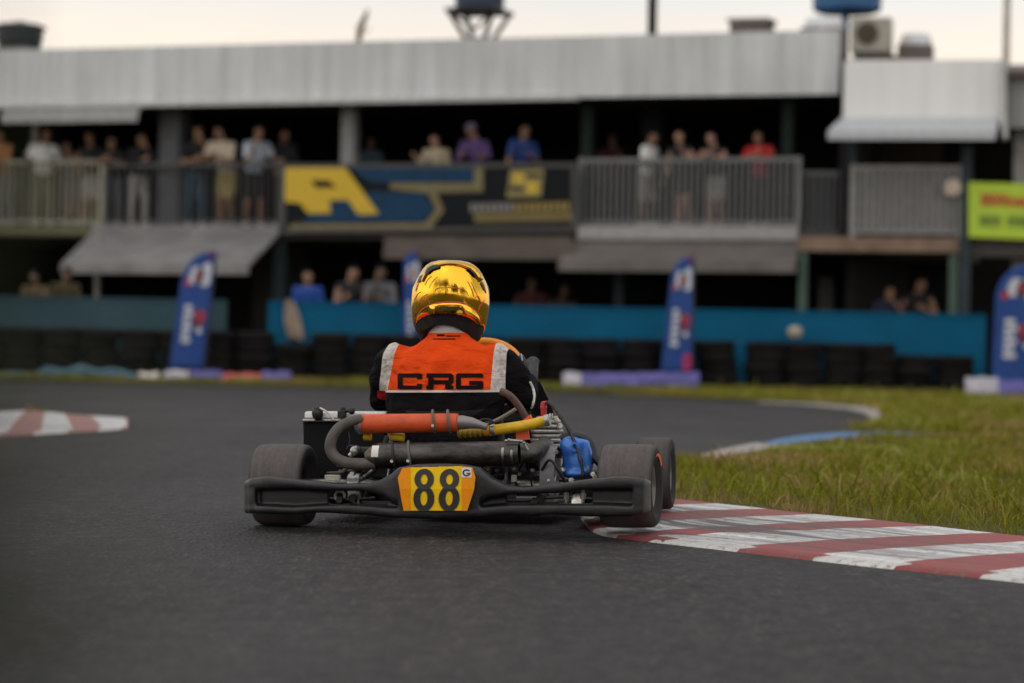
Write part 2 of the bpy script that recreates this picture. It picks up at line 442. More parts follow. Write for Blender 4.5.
me.materials.append(kerb_mat('kerb_paint_worn', 1.1, .35, red0=(.42, .19, .165))); ko2 = bpy.data.objects.new('kerb', me); COL.objects.link(ko2); struct(ko2)
g0 = [(p.x - .02, p.y + .02, .04) for p in Bb[:26]]
sheet('grass_bank', g0 + [(-4.7, 22.6, .04), (-9, 24, .04), (-30, 26, .04), (-30, 17, .04)], MATS['earth'])

# ------------------------------------------------------------------ grass blades
m, nt, b = nodes_of('grass_blades'); a_ = nt.nodes.new('ShaderNodeAttribute'); a_.attribute_name = 'tint'
c = ramp(nt, a_.outputs['Fac'], [(0, (.36, .25, .11)), (.2, (.27, .185, .055)), (.36, (.19, .165, .012)), (.65, (.15, .17, .006)), (.9, (.22, .24, .020)), (1, (.38, .37, .13))])
L(nt, c, b.inputs['Base Color']); b.inputs['Roughness'].default_value = .7; b.inputs['Specular IOR Level'].default_value = .1
bb_ = nt.nodes.new('ShaderNodeBsdfTranslucent'); L(nt, c, bb_.inputs[0]); ms = nt.nodes.new('ShaderNodeMixShader'); ms.inputs[0].default_value = .25
L(nt, b.outputs[0], ms.inputs[1]); L(nt, bb_.outputs[0], ms.inputs[2]); L(nt, ms.outputs[0], nt.nodes['Material Output'].inputs[0])
MATS['blades'] = m
from mathutils import noise as mn
poly_r = [(p[0], p[1]) for p in outer]
def grass(name, region, zones, seed):
    r = random.Random(seed); vs, fs, tint = [], [], []
    for (x0, x1, y0, y1, n, h0, h1, wd, gz) in zones:
        for _ in range(n):
            x, y = r.uniform(x0, x1), r.uniform(y0, y1)
            if not region(x, y): continue
            pn = mn.noise(V((x * 1.1, y * .8, seed))); p2 = mn.noise(V((x * 4, y * 3, seed + 5)))
            if p2 < -.2 and r.random() < .85: continue
            near_k = min((V((x, y, 0)) - q).length for q in Gn[40:100:3])
            if near_k < .35 and r.random() < .5: continue
            dry = -pn * .75 + p2 * .3 + max(0, .3 - near_k) * .5
            if seed == 3 and y > 13:
                q_ = seg_d(x, y, BLUE_LINE); front = y < interp(BLUE_LINE, x)
                if q_ < .28 or seg_d(x, y, EDGE_LINE) < .2: continue
                if front and q_ < 3: h1_ = h1 * .45
                else: h1_ = h1
            else: h1_ = h1
            h = r.uniform(min(h0, h1_), h1_) * (1 + .7 * max(0, pn) + .5 * p2)
            if r.random() < .012: h *= 1.9
            an = r.uniform(0, 6.283); le = r.uniform(.2, 1.7) * h; dx, dy = math.cos(an) * le, math.sin(an) * le
            sx_, sy_ = -math.sin(an + r.uniform(-.6, .6)) * wd, math.cos(an) * wd; k = len(vs)
            vs += [(x - sx_, y - sy_, gz), (x + sx_, y + sy_, gz), (x + dx * .4 - sx_ * .8, y + dy * .4 - sy_ * .8, gz + h * .62), (x + dx * .4 + sx_ * .8, y + dy * .4 + sy_ * .8, gz + h * .62), (x + dx, y + dy, gz + h * r.uniform(.75, 1))]
            fs += [(k, k + 1, k + 3, k + 2), (k + 2, k + 3, k + 4)]
            t = min(1, max(0, .55 - dry + r.gauss(0, .21))); tint += [t * .9, t * .9, t, t, min(1, t + .06)]
    me = bpy.data.meshes.new(name); me.from_pydata(vs, [], fs); me.materials.append(MATS['blades'])
    at_ = me.attributes.new('tint', 'FLOAT', 'POINT'); at_.data.foreach_set('value', tint)
    o = bpy.data.objects.new(name, me); COL.objects.link(o); o['kind'] = 'stuff'; return o
def in_r(x, y):
    return inpoly(x, y, poly_r) and abs(x) < .21 * y + .6
grass('grass', in_r, [(.3, 3, 8, 10.5, 17000, .012, .045, .0016, .028), (.3, 3.5, 10.5, 13.5, 22000, .014, .055, .002, .028), (.3, 3, 8, 11, 900, .05, .11, .0042, .028), (.3, 3.5, 11, 15, 1200, .06, .12, .0045, .03), (.4, 4.3, 13.5, 18, 26000, .02, .07, .003, .04),
                      (1, 6, 18, 26, 26000, .03, .09, .005, .04), (2, 9, 26, 42, 26000, .04, .11, .008, .03)], 3)
grass('grass', lambda x, y: True, [(-9.5, 10, 42.2, 44.2, 16000, .03, .10, .009, .05)], 11)
grass('grass', lambda x, y: inpoly(x, y, [(p[0], p[1]) for p in g0] + [(-4.7, 22.6), (-9, 24)]), [(-6, -3.4, 19, 24, 4000, .03, .09, .005, .03)], 15)
# ------------------------------------------------------------------ the kart
kart = empty('go_kart', 'black racing kart number 88 seen from behind, right wheels up on the striped kerb', 'go-kart', KM)
def P(px, py, yl): return K(px, py, yl)
PL = M('black_plastic', (.0085, .0092, .0100), .40, var=.25, scale=7, bmp=.15, bscale=350, dirt=(.045, .041, .038, .45))
STEEL = M('dull_steel', (.30, .29, .28), .38, 1, var=.3, scale=30, dirt=(.05, .04, .035, .6))
ALU = M('cast_aluminium', (.42, .41, .40), .45, .85, var=.25, scale=40, bmp=.15, bscale=200, dirt=(.08, .07, .06, .6))
DARK = M('dark_metal', (.014, .013, .0125), .5, .4, var=.4, scale=25)
PIPE = M('heat_stained_pipe', (.085, .078, .074), .42, .85, var=.5, scale=9, bmp=.25, bscale=90, stretch=(1, 3, 3), dirt=(.016, .014, .013, .85))
ORANGE = M('orange_rubber', (.60, .075, .012), .5, var=.12, scale=16, dirt=(.18, .04, .02, .6))
YELLOW = M('yellow_hose', (.72, .44, .006), .45, var=.12, scale=18, dirt=(.22, .12, .02, .5))
HOSE = M('worn_rubber_hose', (.088, .072, .062), .6, var=.3, scale=20)
BLACK = M('black_rubber', (.012, .012, .012), .6, var=.3)
BLUE = M('blue_anodised', (.035, .17, .60), .32, .1, var=.15, scale=20, coat=.3, dirt=(.01, .05, .2, .5))
WHITE = M('white_label', (.70, .68, .62), .6, var=.08)
RED = M('red_cap', (.42, .02, .03), .4)
SILV = M('bright_bolt', (.75, .73, .70), .25, 1)
FIB = M('brown_glassfibre', (.10, .048, .040), .35, var=.3, scale=20)
TYRE_mat = None
m, nt, b = nodes_of('scrubbed_rubber'); tcx = nt.nodes.new('ShaderNodeTexCoord'); v = tcx.outputs['Object']
mp = nt.nodes.new('ShaderNodeMapping'); mp.inputs['Scale'].default_value = (28, 2, 2); L(nt, v, mp.inputs[0])
st = noise(nt, mp.outputs[0], 3.2, 5, .65); gn = noise(nt, v, 60, 6, .75)
sp = nt.nodes.new('ShaderNodeSeparateXYZ'); L(nt, v, sp.inputs[0])
rr_ = math_(nt, 'SQRT', math_(nt, 'ADD', math_(nt, 'MULTIPLY', sp.outputs[1], sp.outputs[1]), math_(nt, 'MULTIPLY', sp.outputs[2], sp.outputs[2])))
c = ramp(nt, st, [(.3, (.075, .064, .062)), (.7, (.115, .10, .096))])
c = mix(nt, ramp(nt, gn, [(.38, .3), (.6, 0.0)]), c, (.040, .024, .023))
c = mix(nt, ramp(nt, math_(nt, 'DIVIDE', rr_, .14), [(.88, 1.0), (.965, 0.0)]), c, (.013, .0125, .0125))
L(nt, c, b.inputs['Base Color']); b.inputs['Roughness'].default_value = .78; b.inputs['Specular IOR Level'].default_value = .35
bump(nt, b, math_(nt, 'ADD', gn, math_(nt, 'MULTIPLY', st, .5)), .25, .003); TYR = m

def make_wheel(width, r, turn=0, at_=(0, 0, 0), outer=1):
    hw = width / 2; rb = .068
    prof = [(rb, -hw * .74), (rb + .012, -hw * .80), (r * .72, -hw * .97), (r * .86, -hw), (r * .93, -hw * .965), (r * .972, -hw * .88), (r * .992, -hw * .74), (r, -hw * .4),
            (r * 1.002, 0), (r, hw * .4), (r * .992, hw * .74), (r * .972, hw * .88), (r * .93, hw * .965), (r * .86, hw), (r * .72, hw * .97), (rb + .012, hw * .80), (rb, hw * .74)]
    t = MB(); t.lathe(prof, (0, 0, 0), (1, 0, 0), 56, closed=False)
    wh = t.build('wheel', TYR, kart, angle=60)
    # remove the two end discs so that the tyre is open
    me = wh.data; bm = bmesh.new(); bm.from_mesh(me); bmesh.ops.delete(bm, geom=[f for f in bm.faces if len(f.verts) > 8], context='FACES'); bm.to_mesh(me); bm.free()
    wh.location = at_; wh.rotation_euler = (0, 0, turn)
    q = MB(); rr = rb + .001
    q.lathe([(rr, -hw * .78), (rr + .006, -hw * .80), (rr + .006, -hw * .76), (rr - .008, -hw * .7), (rr - .012, 0), (rr - .008, hw * .7), (rr + .006, hw * .76), (rr + .006, hw * .80), (rr, hw * .78), (rr - .012, hw * .68), (rr - .018, 0), (rr - .012, -hw * .68)], (0, 0, 0), (1, 0, 0), 40, closed=True)
    q.build('rim', M('magnesium_rim', (.16, .155, .15), .38, .9, dirt=(.03, .027, .025, .6)), wh)
    h = MB(); h.lathe([(.05, -.012), (.05, .012), (.03, .02), (.03, -.02)], (outer * hw * .25, 0, 0), (1, 0, 0), 24)
    for k in range(3):
        a = k * 2.094 + .4; h.bar((outer * hw * .25, .03 * math.cos(a), .03 * math.sin(a)), (outer * hw * .25, .062 * math.cos(a), .062 * math.sin(a)), .026, .014)
    h.cyl((outer * hw * .1, 0, 0), (outer * hw * .55, 0, 0), .014); h.build('hub', DARK, wh)
    return wh
RW, RR = .185, .139
wl = make_wheel(RW, RR, 0, (-.590, 0, RR), -1)
wr = make_wheel(RW, RR, 0, (.607, 0, RR), 1)
for wh_, sgn in ((wr, 1),):
    s = MB()
    for a0, a1 in ((-.9, .35),):
        ring = []
        for i in range(15):
            a = a0 + (a1 - a0) * i / 14
            ring.append([(sgn * (RW / 2 * .955 + .0035), .100 * math.sin(a) * -1, .100 * math.cos(a)), (sgn * (RW / 2 * .985 + .0035), .109 * math.sin(a) * -1, .109 * math.cos(a))])
        s.loft(ring, cap=False, closed=False)
    o_ = s.build('tyre_sticker', M('orange_sticker', (.75, .17, .05), .6), wh_)
FR = .133
fr = make_wheel(.132, FR, rad(3), (.535, .985, FR + .009), 1)
fl = make_wheel(.132, FR, rad(2), (-.535, .985, FR), -1)

# chassis, axle, floor
c_ = MB()
for sgn in (-1, 1):
    c_.tube(spline([(sgn * .33, -.10, .075), (sgn * .34, .2, .055), (sgn * .36, .55, .05), (sgn * .27, .85, .05), (sgn * .25, 1.2, .06)], 6), .015, 10)
    c_.tube([(sgn * .27, .93, .06), (sgn * .46, .985, .12)], .015, 10); c_.tube([(sgn * .33, -.08, .075), (sgn * .33, -.24, .10)], .012, 8)
c_.tube([(-.34, -.09, .075), (.34, -.09, .075)], .015, 10); c_.tube([(-.36, .55, .05), (.36, .55, .05)], .015, 10); c_.tube([(-.27, 1.2, .06), (.27, 1.2, .06)], .015, 10)
for sgn in (-1, 1): c_.tube([(sgn * .34, .1, .06), (sgn * .27, .17, .3)], .010, 8)
c_.build('chassis', DARK, kart)
a = MB(); a.cyl((-.60, 0, RR), (.60, 0, RR), .020, 20); a.build('rear_axle', STEEL, kart)
a = MB(); a.box((0, .85, .035), (.5, .75, .004)); a.build('floor_tray', M('floor_metal', (.2, .2, .2), .4, .9), kart)
for x in (-.34, .34, .05):
    a = MB(); a.box((x, 0, .125), (.035, .075, .085)); a.cyl((x - .022, 0, RR), (x + .022, 0, RR), .040); a.build('bearing_carrier', ALU, kart, bevel=.004)
d = MB(); d.lathe([(.022, -.006), (.095, -.005), (.098, 0), (.095, .005), (.022, .006)], (-.20, 0, RR), (1, 0, 0), 40); d.build('brake_disc', STEEL, kart)
d = MB(); d.box((-.20, .075, .165), (.055, .07, .10)); d.cyl((-.245, .075, .165), (-.16, .075, .165), .022); d.tube(spline([(-.2, .09, .21), (-.21, .14, .27), (-.2, .25, .27), (-.18, .4, .15)]), .004, 6); d.build('brake_caliper', DARK, kart, bevel=.004)
d = MB(); d.lathe([(.022, -.004), (.085, -.004), (.09, 0), (.085, .004), (.022, .004)], (.20, 0, RR), (1, 0, 0), 40); d.build('sprocket', STEEL, kart)

# seat
rings = []
for z, yy, hw, dp in ((.05, .36, .15, .10), (.09, .30, .17, .16), (.16, .22, .175, .2), (.24, .16, .18, .2), (.31, .125, .185, .19), (.36, .105, .19, .17), (.385, .098, .185, .15)):
    rg = []
    for k in range(21):
        t = -1 + 2 * k / 20; rg.append((-.075 + hw * math.sin(t * 1.5) / math.sin(1.5), yy + dp * (1 - math.cos(t * 1.5)) / (1 - math.cos(1.5)) , z + .03 * abs(t) ** 3))
    rings.append(rg)
s = MB(); s.loft(rings, cap=False, closed=False); so = s.build('seat', M('seat_black', (.008, .0075, .0075), .6, var=.3, spec=.15), kart)
md = so.modifiers.new('thick', 'SOLIDIFY'); md.thickness = .008
s = MB(); s.tube(spline([P(500, 391, .16), P(510, 396, .16), P(520, 408, .17), P(529, 424, .18)]), [(.013, .007)] * 19, 10); s.build('seat_edge', FIB, kart)

# rear bumper, a hollow moulding: upper rail, lower rail, end pods and plate panel grown together
top = [(244, 480.5), (252, 478), (264, 476.8), (285, 479), (310, 481.6), (345, 484.3), (366, 483.6), (378, 480.5), (388, 475), (397, 467.4), (416, 464.6), (437, 464), (460, 464.6), (478, 467.6), (484, 473), (493, 480), (508, 486.5), (524, 487.6), (554, 484), (592, 479.2), (618, 476.6), (634, 477.6), (643, 479.4), (649, 482)]
sto = [(244, 492), (262, 489.5), (293, 489), (320, 490.5), (345, 491), (362, 491), (381, 495.6), (395, 505), (437, 508), (476, 505), (488, 498), (513, 494.5), (554, 493.2), (590, 489.5), (630, 489.5), (649, 491)]
sbo = [(244, 504), (262, 505.5), (293, 507), (319, 505.4), (345, 504.4), (395, 507.5), (437, 509), (478, 507), (516, 504.4), (554, 504.4), (600, 504.2), (630, 505.5), (649, 504)]
bot = [(244, 513.5), (293, 514.2), (319, 512.8), (363, 515), (398, 518.4), (437, 519.4), (475, 518.2), (500, 515.8), (529, 516.2), (554, 514.8), (592, 517), (630, 516.6), (640, 514.5), (649, 511)]
dep = [(243, -.205), (250, -.262), (264, -.285), (330, -.285), (375, -.29), (400, -.315), (437, -.325), (475, -.315), (500, -.295), (600, -.285), (630, -.28), (644, -.26), (650, -.205)]
xs = [244 + i * (649 - 244) / 150 for i in range(151)]
def rail(mb, ftop, fbot, thick, grow=0, x0=0, x1=999, dy=0):
    rg = []
    for x in xs:
        if not x0 <= x <= x1: continue
        y = interp(dep, x) + dy; a_, b_ = P(x, interp(ftop, x) - grow, y), P(x, interp(fbot, x) + grow, y); c = (a_ + b_) / 2; h = abs(a_.z - b_.z) / 2
        ring = []
        for k in range(16):
            w = 2 * math.pi * k / 16; cw, sw = math.cos(w), math.sin(w)
            e = .5; ring.append((c.x, c.y + thick / 2 + (thick / 2) * math.copysign(abs(cw) ** e, cw), c.z + h * math.copysign(abs(sw) ** e, sw)))
        rg.append(ring)
    mb.loft(rg)
bp = MB(); rail(bp, top, sto, .075, .3); rail(bp, sbo, bot, .075, .3)
rail(bp, top, bot, .075, 0, 244, 257); rail(bp, top, bot, .075, 0, 632, 649); rail(bp, top, bot, .07, 0, 396, 479)
rail(bp, sto, sbo, .03, 2, 254, 330, .04); rail(bp, sto, sbo, .03, 2, 592, 634, .04); rail(bp, sto, sbo, .03, 2, 470, 508, .045); rail(bp, sto, sbo, .03, 2, 386, 400, .03)
bumper = bp.build('rear_bumper', PL, kart, remesh=.0042, sm=5)
BB = bvh_of(bumper)
def on_bumper(px, py, off=.0025):
    o_ = K.o; d = (K.r @ ray(px, py)).normalized(); h = BB.ray_cast(o_ + d * 7, d)
    return None if h[0] is None else h[0] - d * off
# number plate printed in two yellows, pixel outline laid on the moulding
PLATE = [(402.5, 467.8), (463, 466.2), (472.3, 467.8), (475.4, 477.5), (474, 490), (467, 510.8), (403.6, 510.6), (400.4, 494), (397.8, 477.8)]
def plate_xf(x, y): return x, -y
pp = [(x, -y) for x, y in PLATE]
def proj_p(off):
    base = {}
    def f(x, z):
        y = -.344 + .012 * max(0, (-z - 489) / -22) * 1.0 + .006 * (abs(x - 437) / 38) ** 2
        return P(x, -z, y - off)
    return f
YEL = M('plate_yellow', (.90, .56, .002), .5, var=.05, spec=.15, dirt=(.35, .22, .02, .35)); AMB = M('plate_amber', (.88, .29, .002), .5, var=.06, spec=.15, dirt=(.35, .16, .02, .4)); INK = M('plate_ink', (.016, .014, .017), .45)
cell = .42
plate = decal('number_plate', YEL, kart, lambda x, z: inpoly(x, z, pp), 397, 476, -512, -465, cell, proj_p(0))
md = plate.modifiers.new('thick', 'SOLIDIFY'); md.thickness = .003; md.offset = -1
for sd_ in (0, 1): decal('amber_side', AMB, plate, lambda x, z: inpoly(x, z, pp) and (x < 410.5, x > 461.6)[sd_], 397, 476, -512, -465, cell, proj_p(.0012))
def eight(cx):
    def f(x, z):
        y = -z; dx = x - cx - (y - 489) * -.02
        o1 = (dx / 9.8) ** 2 + ((y - 479.2) / 10.4) ** 2 < 1; o2 = (dx / 10.5) ** 2 + ((y - 498.6) / 13.0) ** 2 < 1
        i1 = (dx / 3.4) ** 2 + ((y - 479.4) / 5.1) ** 2 < 1; i2 = (dx / 3.6) ** 2 + ((y - 498.2) / 7.2) ** 2 < 1
        return (o1 or o2) and not (i1 or i2) and y < 510.4
    return f
for cx in (424.0, 449.3): decal('numeral', INK, plate, eight(cx), cx - 12, cx + 12, -512, -467, .3, proj_p(.0024))
decal('class_label', WHITE, plate, lambda x, z: True, 461.5, 471, -477.5, -468, .5, proj_p(.0026))
def gee(x, z):
    y = -z; a, b_ = (x - 466.5) / 4.0, (y - 472.8) / 3.6; q = a * a + b_ * b_
    ringy = .36 < q < 1 and not (a > .2 and -.45 < b_ < .02)
    return ringy or (0 <= a < .95 and .02 < b_ < .34) 
decal('class_letter', INK, plate, gee, 461.5, 471, -477.5, -468, .25, proj_p(.0036))
# what shows through the openings of the bumper
x_ = MB(); x_.lathe([(.012, -.003), (.020, -.004), (.020, .004), (.012, .003)], P(340, 496, -.20), (0, 1, 0), 20, closed=True); x_.build('tow_ring', STEEL, kart)
x_ = MB(); x_.lathe([(.001, -.004), (.020, -.003), (.021, .004), (.001, .005)], P(577, 500, -.18), (-.25, -1, .1), 24); x_.build('support_cap', SILV, kart)
for px_ in (358, 566, 583):
    x_ = MB(); x_.cyl(P(px_, 488, -.19), P(px_, 506, -.19), .006, 10); x_.cyl(P(px_, 493, -.19), P(px_, 499, -.19), .010, 6); x_.build('bumper_bolt', STEEL, kart)
for sgn, px_ in ((-1, 352), (1, 540)):
    x_ = MB(); x_.tube([P(px_, 498, -.24), P(px_ + 6, 496, -.06)], .013, 10); x_.build('bumper_mount', DARK, kart)
x_ = MB(); x_.tube(spline([P(318, 497, -.16), P(345, 500, -.17), P(375, 498, -.16)]), .005, 8); x_.build('brake_line', BLACK, kart); x_ = MB(); x_.tube(spline([P(488, 499, -.17), P(520, 501, -.18), P(560, 497, -.16), P(600, 500, -.15)]), .005, 8); x_.build('brake_line', BLACK, kart)

# radiator on the left
yr = .20
rd = MB()
a0, a1 = P(304, 418, yr), P(386, 418, yr); zb = P(320, 478, yr).z
lean = .05
def rbox(mb, x0, x1, z0, z1, t):
    ya = yr + (a0.z - z0) * -.25; yb = yr + (a0.z - z1) * -.25
    mb.prism([(x0, ya, z0), (x1, ya, z0), (x1, yb, z1), (x0, yb, z1)], (0, t, 0))
zt = P(320, 411.5, yr).z; zs = P(320, 419, yr).z; zm = P(320, 441.5, yr).z
WT = M('brushed_tank', (.62, .61, .59), .42, .25, var=.12, scale=20, dirt=(.3, .28, .26, .5))
r1 = MB(); rbox(r1, a0.x, a1.x, zs, zt, .06); rad_o = r1.build('radiator', WT, kart, bevel=.006)
CORE = M('radiator_core', (.006, .006, .006), .8, 0, spec=.12, var=.3, scale=60, stretch=(6, 6, 1), bmp=.4, bscale=300)
r2 = MB(); rbox(r2, a0.x + .004, a1.x - .004, zb, zs - .002, .05); r2.build('core', CORE, rad_o)
r3 = MB(); r3.tube([P(303, 420.5, yr - .01), P(386, 420.5, yr - .01)], .006, 8); r3.tube([P(305, 441.8, yr - .012), P(388, 441.8, yr - .012)], .003, 8); r3.build('seam', STEEL, rad_o)
r3 = MB(); r3.bar(P(305, 422, yr), P(307, 470, yr), .008, .012); r3.build('side_bracket', DARK, rad_o)
q = P(317.5, 413, yr - .022)
r4 = MB(); r4.lathe([(.014, -.02), (.019, -.012), (.020, .004), (.017, .010), (.012, .014), (.009, .022), (.004, .024)], q, (0, -.35, 1), 20); r4.build('radiator_cap', BLACK, rad_o)
q = P(342, 414, yr - .02)
r4 = MB(); r4.box(q, (.026, .03, .026)); r4.cyl(q + V((0, 0, .01)), q + V((.036, -.004, .012)), .007); r4.ell(q + V((.036, -.004, .01)), .012); r4.cyl(q, q + V((.004, 0, .024)), .009); r4.build('overflow_valve', BLACK, rad_o, bevel=.003)
r5 = MB(); r5.tube(spline([P(320, 408, yr - .03), P(327, 412, yr - .04), P(334, 420, yr - .045)]), .0035, 8); r5.build('overflow_tube', M('clear_tube', (.5, .46, .42), .3), rad_o)

# orange intake silencer with straps
yo = -.08
s = MB(); a, b_ = P(361, 424, yo), P(459, 422.6, yo)
s.tube([a, a.lerp(b_, .005), a.lerp(b_, .03), a.lerp(b_, .96), a.lerp(b_, .99), b_], [.028, .031, .0335, .0315, .030, .022], 32); sil = s.build('intake_silencer', ORANGE, kart)
s = MB(); s.tube([P(356, 424, yo), P(359.5, 424, yo), P(363, 424, yo)], [.024, .0345, .0345], 28); s.build('end_collar', ALU, sil)
s = MB(); s.tube([P(459, 422.6, yo), P(462, 422.4, yo), P(472, 423, yo), P(482, 425.5, yo), P(487, 427, yo)], [.024, .024, .019, .012, .012], 20); s.build('cone', M('grey_cone', (.20, .19, .185), .4, .4), sil)
def strap(px_, yy, rr_, name, par, pc, mt=BLACK, lean=.25, th=.0045, bolt=True):
    c = P(px_, pc, yy); pts = []
    for i in range(26):
        w = 2 * math.pi * i / 26; pts.append(c + V((lean * rr_ * math.cos(w) * .7 - .3 * rr_ * math.sin(w) * .4, -rr_ * math.cos(w), rr_ * math.sin(w))))
    s = MB(); s.tube(pts, th, 8, closed=True); so_ = s.build(name, mt, par)
    if bolt:
        s = MB(); s.cyl(c + V((.005, -rr_ - .004, -rr_ * .35)), c + V((.005, -rr_ + .012, -rr_ * .35)), .0055, 8); s.build('clip', SILV, so_)
    return so_
GREY = M('grey_strap', (.115, .108, .10), .6, var=.2)
strap(434, yo, .037, 'spring_strap', sil, 421.5, GREY); strap(449, yo, .037, 'spring_strap', sil, 421.5, GREY, bolt=False)
# curved hose from silencer down to the muffler
s = MB(); pts = spline([P(361, 419, -.10), P(352, 421, -.12), P(340, 427, -.13), P(332, 438, -.14), P(330.5, 449, -.14), P(336, 458, -.14), P(347, 463, -.14), P(360, 464, -.14), P(376, 463.5, -.14)], 5)
s.tube(pts, [.0165 + .003 * min(1, i / 20) for i in range(len(pts))], 16); s.build('curved_hose', HOSE, kart)
# exhaust muffler
ym = -.13
s = MB(); a, b_ = P(375, 456, ym), P(520, 453.5, ym)
s.tube([a, a.lerp(b_, .004), a.lerp(b_, .03), a.lerp(b_, .05), a.lerp(b_, .9), b_], [.030, .038, .044, .0445, .0415, .041], 36); muf = s.build('exhaust_muffler', PIPE, kart)
s = MB(); q = P(374, 456, ym); s.tube([P(366, 457, ym), P(371, 456.5, ym), P(377, 456, ym)], [.018, .032, .042], 28); s.build('end_cap', M('bronzed_end', (.14, .11, .085), .4, .8, var=.4), muf)
decal('label', WHITE, muf, lambda x, z: True, 374.5, 380.8, -456.5, -445.5, .7, lambda x, z: V((P(x, -z, ym).x, ym - math.sqrt(max(0, .0452 ** 2 - (P(x, -z, ym).z - P(376, 456, ym).z) ** 2)), P(x, -z, ym).z)))
strap(394, ym, .047, 'spring_strap', muf, 455.8, BLACK); strap(410, ym, .047, 'spring_strap', muf, 455.5, GREY)
for px_, rr_ in ((441, .0435), (505, .043), (514, .0425)):
    s = MB(); c = P(px_, 454.6, ym); s.cyl(c - V((.004, 0, 0)), c + V((.004, 0, 0)), rr_, 32); s.build('joint_band', STEEL if px_ > 500 else PIPE, muf)
s = MB(); s.tube(spline([P(519, 453.5, ym), P(530, 453, ym + .02), P(540, 449, ym + .1), P(545, 446, ym + .2)]), [.036, .035, .034, .033, .032, .031, .031, .031, .031, .031, .031, .031, .031, .031, .031, .031, .031, .031, .031], 24); s.build('exhaust_manifold', PIPE, kart)
for (p_, q_) in (((506, 441), (520, 441)), ((509, 440), (523, 441.5)), ((524, 443), (528, 450))):
    s = MB(); s.tube([P(*p_, ym - .03), P(*q_, ym - .03)], .0045, 8); s.ell(P(*p_, ym - .03), .006); s.build('exhaust_spring', STEEL, kart)
# yellow pieces of the cooling hose
s = MB(); s.tube(spline([P(494, 430, .0), P(508, 428, .0), P(528, 424.8, .01), P(546.5, 420.5, .02)]), .0175, 20); yh = s.build('yellow_hose', YELLOW, kart)
for a_, mt in (((484.5, 430.7, 490.3, 430.2), M('amber_clamp', (.65, .24, .02), .45)), ((491, 430.1, 495, 429.6), ALU), ((545, 420.8, 549.5, 419.6), ALU)):
    s = MB(); s.cyl(P(a_[0], a_[1], .0), P(a_[2], a_[3], .0), .0195, 20); s.build('hose_clamp', mt, yh)
s = MB(); pts = [P(458 + i * 1.0, 433.5 - i * .08, .0) for i in range(28)]; s.tube(pts, [.0135 + .004 * (i % 5 in (1, 2, 3)) for i in range(28)], 18); s.build('ribbed_hose', M('dirty_yellow', (.34, .22, .02), .5, var=.3, dirt=(.05, .035, .01, .8)), kart)
for a_ in ((364, 436.5, 371, 436.5), (390, 436.5, 404, 437.5)):
    s = MB(); s.tube([P(a_[0], a_[1], -.05), P(a_[2], a_[3], -.05)], .014, 14); s.build('yellow_fitting', YELLOW, kart)
s = MB(); s.tube(spline([P(484, 467, -.10), P(495, 464.5, -.10), P(505, 463.5, -.10)]), .008, 10); s.build('yellow_cable', YELLOW, kart)
s = MB(); s.tube(spline([P(488, 424, -.02), P(500, 418.5, -.02), P(512, 411.5, -.02), P(515.5, 409, -.02)]), .0065, 10); s.build('fuel_line', M('olive_tube', (.17, .15, .115), .5), kart)
s = MB(); s.tube(spline([P(477, 424, -.06), P(481, 420, -.05), P(489, 419.5, -.04), P(494, 423, -.03)]), .0035, 8); s.tube(spline([P(479, 427, -.06), P(486, 422, -.05), P(493, 421.5, -.04)]), .003, 8); s.build('wire_loop', BLACK, kart)

# engine
ye = .17
eng = MB()
def at_e(px_, py_, dy=0): return P(px_, py_, ye + dy)
cx = at_e(546, 440)
for i, (py_, hw, h) in enumerate(((418, 11, 4), (421.5, 14, 3), (426, 16, 4.2), (431, 16.5, 3.6), (435.5, 15.5, 3.4), (440, 17, 3.6), (445, 16, 4))):
    c = at_e(547, py_); eng.lathe([(.01, -.006), (hw * .0034 * .97, -.0065), (hw * .0034, -.004), (hw * .0034, .003), (hw * .0034 * .96, .006), (.01, .0065)], c, (0, 0, 1), 28)
eng.box(at_e(547, 462), (.12, .12, .10)); eng.cyl(at_e(540, 478), at_e(566, 478), .06)
engine = eng.build('engine', ALU, kart, bevel=.003)
for px_, py_, hh_ in ((551, 413.5, 7), (557, 416, 5), (559.5, 423, 5)):
    s = MB(); s.cyl(at_e(px_, py_ + hh_, -.03), at_e(px_, py_, -.03), .007, 8); s.cyl(at_e(px_, py_ + hh_, -.03), at_e(px_, py_ + hh_ - 2, -.03), .010, 8); s.build('head_bolt', SILV, engine)
s = MB(); s.cyl(at_e(544, 420, -.03), at_e(543.5, 408, -.03), .0095, 16, .011); s.cyl(at_e(543.5, 408, -.03), at_e(543.5, 402.5, -.03), .0125, 16, .010); s.tube([at_e(542, 403.5, -.03), at_e(549, 402.5, -.03)], .007, 10); s.build('spark_plug_cap', RED, engine)
s = MB(); pts = spline([at_e(547, 402.8, -.04), at_e(553, 406, -.06), at_e(560, 416, -.09), at_e(568, 428, -.13), at_e(575, 443, -.17), at_e(580, 458, -.20), at_e(583, 474, -.21), at_e(582, 482, -.2)], 6)
s.tube(pts, [.0058 + .0022 * (i % 6 in (0, 1)) for i in range(len(pts))], 10); s.build('ignition_lead', BLACK, kart)
